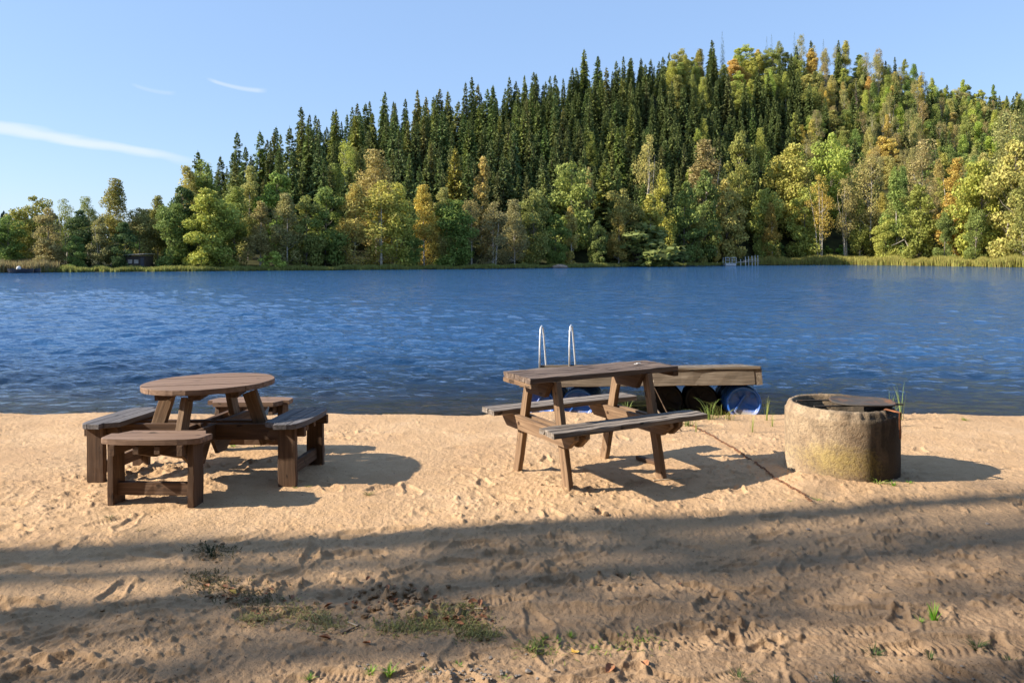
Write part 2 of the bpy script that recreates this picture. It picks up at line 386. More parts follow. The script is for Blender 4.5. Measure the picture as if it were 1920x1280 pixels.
# ---------------------------------------------------------------- beach
def build_beach():
    n_u, n_y = 1250, 640
    inv = np.linspace(1/2.2, 1/13.0, n_y); Y = 1/inv
    a = np.linspace(-1, 1, n_u); U = a*0.95 + 0.35*a**5
    yy = np.repeat(Y[:, None], n_u, 1); xx = yy*U[None, :]
    z = base_h(xx, yy)
    land = np.clip((9.3-yy)/0.8, 0.15, 1)
    z += fbm(xx, yy, 0.55, 3, 3)*0.05*land
    soft = fbm(xx, yy, 1.1, 2, 77)
    z += fbm(xx, yy, 3.0, 3, 11)*0.012*land
    rough = np.clip(0.55+soft*1.6, 0.25, 1.4)
    z += fbm(xx, yy, 11.0, 4, 21, 0.66)*0.009*land*rough + fbm(xx, yy, 55.0, 2, 71, 0.6)*0.0035
    z += -np.abs(fbm(xx, yy, 6.0, 2, 31))*0.011*land*rough
    z += np.maximum(fbm(xx, yy, 24.0, 2, 41)-0.16, 0)*0.045*land*rough
    r = np.random.default_rng(5)
    def stamp(cx, cy, rad, fn):
        j0 = np.searchsorted(Y, cy-rad); j1 = np.searchsorted(Y, cy+rad)
        if j1 <= j0: return
        i0 = np.searchsorted(U, (cx-rad)/cy - 0.02) ; i1 = np.searchsorted(U, (cx+rad)/cy + 0.02)
        i0 = max(0, i0-6); i1 = min(n_u, i1+6)
        if i1 <= i0: return
        X = xx[j0:j1, i0:i1]-cx; Q = yy[j0:j1, i0:i1]-cy
        z[j0:j1, i0:i1] += fn(X, Q)
    # footprints, in rough trails
    for k in range(420):
        cy = 1/r.uniform(1/8.8, 1/2.3); cx = r.uniform(-0.85, 0.85)*cy
        an = r.uniform(0, math.pi) if r.random() < 0.4 else r.normal(0.25, 0.5)
        L, W = r.uniform(0.10, 0.145), r.uniform(0.036, 0.05); dp = r.uniform(0.004, 0.013)
        ca, sa = math.cos(an), math.sin(an); s = int(r.integers(1e6)); tread = r.random() < 0.35
        def fp(X, Q):
            u = (X*ca+Q*sa)/L; v = (-X*sa+Q*ca)/W
            v = v*(1+0.25*np.sin(u*3)); d = np.sqrt(u*u+v*v)
            d = d*(1+0.35*vnoise(X*14+s, Q*14, 3))
            h = -dp*np.clip((1.15-d)/0.35, 0, 1) + dp*0.75*np.exp(-((d-1.3)/0.22)**2)
            if tread: h = h + np.where(d < 1, 0.003*np.sin(u*L*260), 0)
            return h
        stamp(cx, cy, 0.22, fp)
    # crumbs, clods and pits
    def clods(cx, cy, sx, sy, n, rmin, rmax, hgt):
        for k in range(n):
            x0 = r.normal(cx, sx); y0 = r.normal(cy, sy); ra = r.uniform(rmin, rmax)*0.8; hh = hgt*r.uniform(0.4, 1)*ra/rmax
            if y0 < 2.25: continue
            e = r.uniform(0.6, 1.5); s = r.uniform(0, 99)
            sg = 1 if r.random() < 0.6 else -1.0
            stamp(x0, y0, ra*2.2, lambda X, Q: sg*hh*np.clip(1.25-np.sqrt((X/ra)**2+(Q*e/ra)**2)*(1+0.5*vnoise(X*60+s, Q*60, 9)), 0, 1))
    for (px, py, spx, n, ra, hg) in [(720, 1110, 60, 60, 0.035, 0.05), (800, 1135, 40, 40, 0.035, 0.055), (430, 1110, 60, 40, 0.03, 0.03), (400, 1030, 30, 22, 0.03, 0.04),
            (1125, 955, 14, 10, 0.035, 0.05), (1150, 1080, 40, 30, 0.025, 0.03), (210, 1160, 60, 30, 0.02, 0.018), (970, 1100, 40, 26, 0.03, 0.03), (1090, 925, 45, 30, 0.025, 0.035),
            (1380, 1150, 60, 30, 0.025, 0.03), (570, 1010, 60, 40, 0.02, 0.02), (300, 870, 60, 40, 0.03, 0.04), (440, 880, 40, 30, 0.03, 0.05), (900, 1010, 200, 50, 0.02, 0.02),
            (1700, 960, 120, 40, 0.02, 0.02), (150, 1030, 100, 50, 0.025, 0.02), (800, 830, 160, 60, 0.03, 0.025), (60, 830, 80, 40, 0.03, 0.03), (1480, 1000, 160, 50, 0.02, 0.02)]:
        g = ground_at(px, py); clods(g.x, g.y, spx/PX*g.y, spx*0.35/PX*g.y*2.0, n, 0.008, ra, hg)
    for k in range(1500):
        cy = 1/r.uniform(1/9.0, 1/2.3); cx = r.uniform(-0.8, 0.8)*cy
        clods(cx, cy, 0.05, 0.05, 1 if k % 3 else 4, 0.004, 0.015, 0.012)
    # tyre tracks along the foreground path and a low ridge beside them
    def track(y0, x0, x1, slope, ph):
        yc = y0 + slope*xx + 0.03*np.sin(xx*1.4+ph)
        v = (yy-yc)/0.085; m = np.exp(-v**4)*np.clip((xx-x0)/0.5, 0, 1)*np.clip((x1-xx)/0.5, 0, 1)
        m = m*np.clip(0.8+fbm(xx, yy, 1.6, 2, 55)*2.2, 0, 1)
        return m*(-0.007 + 0.0055*np.sign(np.sin((xx+np.abs(v)*0.03)*185))*np.clip(1-np.abs(v), 0, 1)) + 0.008*np.exp(-((np.abs(v)-1.25)/0.3)**2)*np.clip((xx-x0)/0.5, 0, 1)*np.clip((x1-xx)/0.5, 0, 1)
    z += track(3.30, 0.0, 3.4, -0.02, 0) + track(3.04, 0.3, 3.2, 0.01, 2) + track(3.42, -0.1, 2.6, 0.03, 4)*0.6
    bank = ground_at(1190, 1128)
    z += 0.03*np.exp(-((yy-bank.y+0.03)/0.05)**2)*np.exp(-((xx-bank.x)/0.30)**2) + 0.02*np.exp(-((yy-bank.y+0.02)/0.04)**2)*np.exp(-((xx-bank.x+0.55)/0.3)**2)
    # sand heaped against the concrete ring and the table legs
    for (cx, cy, ra, hh) in [(2.30, 5.62, 0.22, 0.05), (2.64, 5.55, 0.25, 0.012), (0.25, 5.58, 0.30, 0.03), (0.4, 5.35, 0.18, 0.02), (-2.4, 5.6, 0.3, 0.03)]:
        z += hh*np.exp(-((xx-cx)**2+(yy-cy)**2)/ra**2)
    v = np.stack([xx, yy, z], -1).reshape(-1, 3)
    idx = np.arange(n_u*n_y).reshape(n_y, n_u)
    f = np.stack([idx[:-1, :-1], idx[1:, :-1], idx[1:, 1:], idx[:-1, 1:]], -1).reshape(-1, 4)[:, ::-1]
    o = mesh_obj('beach_sand', v, f, M['sand'], smooth=True)
    tag(o, 'trampled tan sand of the beach with footprints and clods', 'sand', kind='structure')
    return xx, yy, z, Y, U
BX, BY, BZ, BYr, BU = build_beach()
def beach_z(x, y):
    j = int(np.clip(np.searchsorted(BYr, y), 0, len(BYr)-1)); i = int(np.clip(np.searchsorted(BU, x/max(y, 0.1)), 0, len(BU)-1))
    return float(BZ[j, i])
def spot(px, py):
    g = ground_at(px, py); g.z = beach_z(g.x, g.y); return g

def build_ground():
    # one wide sheet under and around the beach, running down under the lake
    xs = np.concatenate([np.linspace(-900, -40, 20), np.linspace(-36, 36, 73), np.linspace(40, 900, 20)])
    ys = np.concatenate([np.linspace(-900, -40, 16), np.linspace(-36, 14, 51), np.linspace(18, 60, 12), np.linspace(80, 1500, 24)])
    xx, yy = np.meshgrid(xs, ys)
    z = base_h(np.clip(xx, -9, 9), np.minimum(yy, 40)) - 0.10
    z = np.maximum(z, -3.2)
    z += np.where(yy < 1.0, np.clip((1.0-yy)*0.05, 0, 0.07), 0)
    z += np.where(yy < 8, fbm(xx, yy, 0.2, 2, 8)*0.06, 0)
    ny, nx = xx.shape
    idx = np.arange(nx*ny).reshape(ny, nx)
    f = np.stack([idx[:-1, :-1], idx[:-1, 1:], idx[1:, 1:], idx[1:, :-1]], -1).reshape(-1, 4)
    o = mesh_obj('ground', np.stack([xx, yy, z], -1).reshape(-1, 3), f, M['sand'], smooth=True)
    tag(o, 'sandy ground beneath the beach and the lake', 'ground', kind='structure')
build_ground()

# ---------------------------------------------------------------- lake
def build_water():
    n_u, n_y = 1150, 620
    inv = np.linspace(1/8.3, 1/235.0, n_y); Y = 1/inv
    a = np.linspace(-1, 1, n_u); U = a*0.85 + 0.45*a**5
    yy = np.repeat(Y[:, None], n_u, 1); xx = yy*U[None, :]
    dy = np.gradient(Y)[:, None]; dx = (Y*np.gradient(U).min())[:, None]
    z = np.zeros_like(xx); r = np.random.default_rng(3)
    gust = np.clip(1.0+fbm(xx, yy*1.0, 0.09, 3, 91)*1.1, 0.35, 1.7)
    for k in range(64):
        lam = 0.16*(2.6/0.16)**(k/63.0)
        th = r.normal(math.pi/2+0.12, 0.42); kx, ky = math.cos(th)*2*math.pi/lam, math.sin(th)*2*math.pi/lam
        amp = 0.0050*lam**0.78*(1.0 if lam < 1.2 else (1.2/lam)**1.3)
        samp = np.maximum(dy*abs(math.sin(th)), dx*abs(math.cos(th)))
        lod = np.clip((lam/samp-2)/2.5, 0, 1)
        if lod.max() <= 0: continue
        ph = r.uniform(0, 6.28)
        warp = 0.8*np.sin(xx*0.31*r.uniform(0.5, 2)+yy*0.23*r.uniform(0.5, 2)+ph)
        z += amp*lod*np.sin(kx*xx+ky*yy+ph+warp)*(1.0+0.0*gust)
    z *= gust
    ys = shore_y(xx)
    calm = np.clip((yy-ys+0.1)/2.5, 0.18, 1)
    z *= calm
    dep = np.clip((yy-ys-0.1)/7.0, 0, 1)
    idx = np.arange(n_u*n_y).reshape(n_y, n_u)
    f = np.stack([idx[:-1, :-1], idx[1:, :-1], idx[1:, 1:], idx[:-1, 1:]], -1).reshape(-1, 4)[:, ::-1]
    v = np.stack([xx, yy, z+WZ], -1).reshape(-1, 3)
    o = mesh_obj('lake_water', v, f, M['water'], smooth=True, attrs={'depth': ('FLOAT', dep.ravel())})
    tag(o, 'rippled blue lake water between the beach and the wooded hill', 'water', kind='structure')
build_water()

# ---------------------------------------------------------------- far land
XS = [-700, 0, 300, 500, 700, 900, 1100, 1300, 1420, 1600, 1800, 1920, 2700]
YS = [92, 88, 94, 100, 106, 116, 130, 150, 163, 163, 140, 128, 112]
XR = [-700, 0, 250, 340, 400, 500, 600, 700, 800, 940, 1070, 1200, 1300, 1400, 1490, 1600, 1700, 1760, 1850, 1920, 2300, 2700]
YR = [150, 150, 150, 140, 140, 152, 165, 178, 190, 205, 222, 240, 252, 265, 275, 278, 278, 300, 300, 300, 290, 280]
TOP = [420, 410, 400, 340, 284, 232, 188, 165, 154, 140, 115, 94, 74, 68, 55, 72, 96, 142, 152, 172, 225, 300]      # photo row of the tree tops on the crest
def ys_(px): return np.interp(px, XS, YS)
def yr_(px): return np.interp(px, XR, YR)
def zr_(px):
    top = np.interp(px, XR, TOP); Y = yr_(px)
    return np.maximum((HY-top)/PX*Y + EYE - 14.6, 1.5)
def hill_h(px, Y):
    s = Y-ys_(px); yr = yr_(px); zr = zr_(px)
    t = np.clip((s-9)/(yr-ys_(px)-9), 0, None)
    flat = np.where(s < 0, WZ+s*0.2, WZ+np.minimum(s, 9)*0.09)
    rise = (zr-0.5)*np.minimum(t, 1)**1.1
    back = -np.maximum(Y-yr, 0)*0.30
    x = (px-CX)/PX*Y
    return np.maximum(flat+rise+back, -3) + fbm(x, Y, 0.05, 3, 61)*2.2*np.clip(t, 0, 1)
def build_hill():
    pxs = np.linspace(-1000, 2900, 240); k = np.linspace(0, 1, 90)
    P, K = np.meshgrid(pxs, k)
    y0 = ys_(P)-6; Y = y0 + (yr_(P)+150-y0)*K**1.3
    z = hill_h(P, Y); x = (P-CX)/PX*Y
    idx = np.arange(P.size).reshape(P.shape)
    f = np.stack([idx[:-1, :-1], idx[:-1, 1:], idx[1:, 1:], idx[1:, :-1]], -1).reshape(-1, 4)
    o = mesh_obj('hill', np.stack([x, Y, z], -1).reshape(-1, 3), f, M['floor'], smooth=True)
    tag(o, 'steep forest hillside beyond the lake', 'hill', kind='structure')
    # distant ridge at the left
    n = 160; pxs = np.linspace(-1500, 1200, n); rows = []
    for (Y, fr) in ((430, 0.0), (470, 0.55), (520, 1.0), (600, 0.8)):
        top = np.interp(pxs, [-1500, -600, -100, 0, 60, 200, 400, 1200], [330, 350, 380, 391, 404, 428, 445, 462])
        hgt = np.maximum((HY-top)/PX*520+EYE-9, 0)*fr - (2 if fr == 0 else 0)
        rows.append(np.stack([(pxs-CX)/PX*Y, np.full(n, float(Y)), hgt + fbm(pxs, pxs*0+Y, 0.01, 2, 4)*3], -1))
    v = np.concatenate(rows); idx = np.arange(len(v)).reshape(len(rows), n)
    f = np.stack([idx[:-1, :-1], idx[:-1, 1:], idx[1:, 1:], idx[1:, :-1]], -1).reshape(-1, 4)
    o = mesh_obj('distant_hills', v, f, M['floor'], smooth=True)
    tag(o, 'low distant hills behind the left shore', 'hill', kind='structure')
build_hill()

# ---------------------------------------------------------------- trees
class Soup:
    def __init__(s): s.q = []
    def quad(s, a, b, c, d): s.q.append((a, b, c, d))
    def arrays(s):
        v = np.array(s.q, dtype=np.float32).reshape(-1, 3)
        return v, np.arange(len(v), dtype=np.int32).reshape(-1, 4)

def trunk_mesh(H, r0, lean, limbs, seg=7):
    mb = MB()
    pts = [(lean*math.sin(i/6*2.2)*H*0.02, lean*i/6*H*0.02, H*i/6) for i in range(7)]
    mb.tube(pts, [r0*(1-0.93*i/6) for i in range(7)], seg)
    for (z, an, L, up, r) in limbs:
        f = z/H*6; i = min(int(f), 5); p0 = Vector(pts[i]).lerp(Vector(pts[i+1]), f-i)
        d = Vector((math.cos(an), math.sin(an), 0))
        p1 = p0 + d*L*0.5 + Vector((0, 0, up*L*0.35)); p2 = p0 + d*L + Vector((0, 0, up*L))
        mb.tube([p0, p1, p2], [r, r*0.6, r*0.15], 4, False)
    return mb

def spruce_template(seed, H=20.0, Rm=2.5, dead=False, sparse=1.0):
    rd = random.Random(seed); s = Soup()
    z = H*(0.05 if not dead else 0.15)
    side = rd.uniform(0, 6.28)
    while z < H*0.985:
        t = z/H
        r = Rm*(0.93*(1-t)**0.62*(1-0.25*max(0, t-0.75)*4))*rd.uniform(0.78, 1.12) + 0.08
        if t < 0.15: r *= 0.7+2*t
        n = max(4, int((5+7*(1-t))*sparse*rd.uniform(0.8, 1.2)))
        for k in range(n):
            an = rd.uniform(0, 6.28); rr = r*rd.uniform(0.6, 1.12)*(1+0.12*math.cos(an-side))
            d = Vector((math.cos(an), math.sin(an), 0)); sd = Vector((-d.y, d.x, 0)); up = Vector((0, 0, 1))
            drop = -rr*rd.uniform(0.18, 0.5) if t < 0.8 else rr*rd.uniform(-0.1, 0.6)
            base = up*z; tip = base + d*rr + up*drop; midp = base + d*rr*0.55 + up*drop*0.25
            w = (0.13+0.16*rr)*rd.uniform(0.7, 1.2)
            if dead: w *= 0.25
            s.quad(base, midp - sd*w, tip, midp + sd*w)
            # side sprays and hanging curtains
            m = int(2+rr*2.2)
            for j in range(m):
                u = rd.uniform(0.3, 1.0); p = base.lerp(tip, u) + up*drop*0.1
                s2 = rd.choice((-1, 1)); l = (0.22+0.22*rr)*rd.uniform(0.6, 1.2)*(1.15-u*0.5)
                q = p + (sd*s2*0.75 + d*0.65).normalized()*l + up*rd.uniform(-0.35, 0.12)*l
                ww = l*(0.22 if not dead else 0.05)
                nrm = up if rd.random() < 0.6 else sd
                mm = p.lerp(q, 0.5)
                s.quad(p, mm - d*ww + up*ww*0.4, q, mm + d*ww - up*ww*0.8)
                if not dead and rd.random() < 0.75:
                    hl = rd.uniform(0.2, 0.5); e = p + sd*s2*0.08
                    s.quad(p + d*0.12, p - d*0.12, e - d*0.05 - up*hl, e + d*0.04 - up*hl)
        z += rd.uniform(0.26, 0.42)*(1 if t < 0.85 else 0.7)
    up = Vector((0, 0, 1))
    for k in range(3):
        an = k*2.1; d = Vector((math.cos(an), math.sin(an), 0))*0.07
        s.quad(up*H*0.955, up*H*0.975 + d, up*(H*1.02), up*H*0.975 - d)
    limbs = [(H*rd.uniform(0.08, 0.35), rd.uniform(0, 6.28), rd.uniform(0.6, 1.4), -0.2, 0.03) for _ in range(10)]
    return s.arrays(), trunk_mesh(H*0.97, 0.20, rd.uniform(-0.2, 0.2), limbs)

def broad_template(seed, H=14.0, Rm=3.2, low=0.12, kind='round', nleaf=5200, leaf=0.24, r0=0.18, multi=1):
    rd = random.Random(seed); nr = np.random.default_rng(seed)
    cl = []
    nc = {'round': 46, 'birch': 52, 'sparse': 34, 'bush': 20, 'column': 44}[kind]
    for k in range(nc):
        t = rd.random()**0.9; z = H*(low+(0.99-low)*t)
        if kind in ('round', 'bush'): prof = math.sin(math.pi*min(1, (t*0.80+0.20)))**0.55
        elif kind == 'birch': prof = (1-t)**0.62*(0.55+0.45*min(1, t*4)) + 0.05
        elif kind == 'column': prof = 0.75*(1-t**3)*(0.7+0.3*min(1, t*5)) + 0.06
        else: prof = math.sin(math.pi*(t*0.8+0.15))**0.7
        rr = Rm*prof*rd.uniform(0.25, 0.95)
        an = rd.uniform(0, 6.28)
        cr = (0.34*Rm*(0.55+0.6*prof))*rd.uniform(0.6, 1.15)
        cl.append((Vector((math.cos(an)*rr, math.sin(an)*rr, min(z, H-cr*0.6))), cr, rd.uniform(0.85, 1.7) if kind in ('birch', 'sparse', 'column') else rd.uniform(0.6, 0.95)))
    wts = np.array([c[1]**2 for c in cl]); wts /= wts.sum()
    which = nr.choice(len(cl), nleaf, p=wts)
    C = np.array([tuple(c[0]) for c in cl])[which]; CR = np.array([c[1] for c in cl])[which]; ST = np.array([c[2] for c in cl])[which]
    d = nr.normal(size=(nleaf, 3)); d /= np.linalg.norm(d, axis=1)[:, None]
    rad = CR*(0.45+0.65*nr.random(nleaf)**0.6)
    d2 = d.copy(); d2[:, 2] *= ST
    P = C + d2*rad[:, None]
    P[:, 2] = np.clip(P[:, 2], 0.15, H*1.01)
    nrm = d*0.6 + nr.normal(size=(nleaf, 3))*0.55 + np.array([0, 0, 0.25]); nrm /= np.linalg.norm(nrm, axis=1)[:, None]
    a = np.cross(nrm, nr.normal(size=(nleaf, 3))); a /= np.linalg.norm(a, axis=1)[:, None]; b = np.cross(nrm, a)
    sz = leaf*(0.6+0.9*nr.random(nleaf))[:, None]
    if kind in ('birch', 'sparse'): asp = 0.55
    else: asp = 0.8
    q = np.stack([P-a*sz, P-b*sz*asp*0.8, P+a*sz, P+b*sz*asp], 1)
    v = q.reshape(-1, 3); f = np.arange(len(v)).reshape(-1, 4)
    limbs = []
    for c, cr, st in cl[::1]:
        z = max(H*0.08, c.z - math.hypot(c.x, c.y)*1.1); L = math.hypot(c.x, c.y)
        if L > 0.25 and z < H*0.85: limbs.append((z, math.atan2(c.y, c.x), L, (c.z-z)/L, r0*0.35*(1-z/H)+0.02))
    mb = trunk_mesh(H*0.93, r0, rd.uniform(-1, 1), limbs)
    for k in range(multi-1):
        an = rd.uniform(0, 6.28); dx = Vector((math.cos(an), math.sin(an), 0))
        mb.tube([dx*0.5, dx*0.9+Vector((0, 0, H*0.4)), dx*(1.0+rd.random())+Vector((0, 0, H*0.82))], [r0*0.8, r0*0.6, r0*0.1], 6)
    return (v, f), mb

TPL = {}
def register(kind, name, arrs, mb, leafmat, barkmat, H):
    v, f = arrs
    cm = bpy.data.meshes.new('crown'); v = np.asarray(v, dtype=np.float32); f = f.astype(np.int32)
    cm.vertices.add(len(v)); cm.vertices.foreach_set('co', v.ravel())
    cm.loops.add(f.size); cm.loops.foreach_set('vertex_index', f.ravel())
    cm.polygons.add(len(f)); cm.polygons.foreach_set('loop_start', np.arange(0, f.size, 4, dtype=np.int32))
    try: cm.polygons.foreach_set('loop_total', np.full(len(f), 4, dtype=np.int32))
    except Exception: pass
    cm.update(calc_edges=True); cm.materials.append(leafmat)
    tm = bpy.data.meshes.new('trunk'); tm.from_pydata(mb.v, [], mb.f); tm.update(); tm.materials.append(barkmat)
    TPL.setdefault(kind, []).append((name, cm, tm, H))
for k in range(7): register('spruce', 'spruce_tree', *spruce_template(100+k, 20, 2.6+0.2*k), M['needles'], M['spruce_bark'], 20)
for k in range(3): register('dead', 'spruce_tree', *spruce_template(200+k, 20, 1.9, dead=True, sparse=0.9), M['needles'], M['alder_bark'], 20)
for k in range(5): register('round', 'broadleaf_tree', *broad_template(300+k, 14, 3.3+0.25*k, 0.04, 'round', 9500, 0.175), M['leaves'], M['alder_bark'], 14)
for k in range(5): register('birch', 'birch_tree', *broad_template(400+k, 16, 2.7+0.25*k, 0.03, 'birch', 9000, 0.16, 0.15, 1+k % 2), M['leaves'], M['birch_bark'], 16)
for k in range(3): register('sparse', 'birch_tree', *broad_template(500+k, 17, 2.6, 0.30, 'sparse', 3600, 0.14, 0.17, 1+k), M['leaves'], M['birch_bark'], 17)
for k in range(3): register('column', 'birch_tree', *broad_template(600+k, 15, 1.9, 0.05, 'column', 6000, 0.15, 0.12), M['leaves'], M['birch_bark'], 15)
for k in range(3): register('bush', 'shrub', *broad_template(700+k, 3, 1.7, 0.0, 'bush', 1500, 0.14, 0.05), M['leaves'], M['alder_bark'], 3)

def place(kind, x, y, z, H, W, colour, label, cat, group=None, var=None, name=None):
    """W = crown radius scale relative to the template"""
    T = TPL[kind]; nm, cm, tm, H0 = T[(var if var is not None else random.randrange(len(T))) % len(T)]
    root = empty(name or nm, (x, y, z-0.15), (R(random.uniform(-1.5, 1.5)), R(random.uniform(-1.5, 1.5)), random.uniform(0, 6.28)))
    s = H/H0; root.scale = (s*W, s*W, s)
    tag(root, label, cat, group)
    tr = bpy.data.objects.new('trunk', tm); link(tr, root)
    cr = bpy.data.objects.new('crown', cm); link(cr, root)
    j = [max(0.002, c*random.uniform(0.9, 1.1)) for c in colour]
    cr.color = (*j, 1)
    return root

COL = dict(
    darkgreen=(0.045, 0.075, 0.022), spruce=(0.165, 0.205, 0.066), spruce_lit_tone=(0.23, 0.26, 0.075), olive=(0.28, 0.295, 0.075), green=(0.19, 0.25, 0.065),  # the paler spruce copy holds a sunlit look in its colour
    brightgreen=(0.20, 0.30, 0.055), yellowgreen=(0.38, 0.405, 0.085), golden=(0.52, 0.42, 0.11), brown=(0.36, 0.31, 0.12), orange=(0.46, 0.36, 0.08),
    rust=(0.38, 0.28, 0.11), grey=(0.33, 0.27, 0.20), pale=(0.40, 0.38, 0.12), deep=(0.09, 0.14, 0.045))

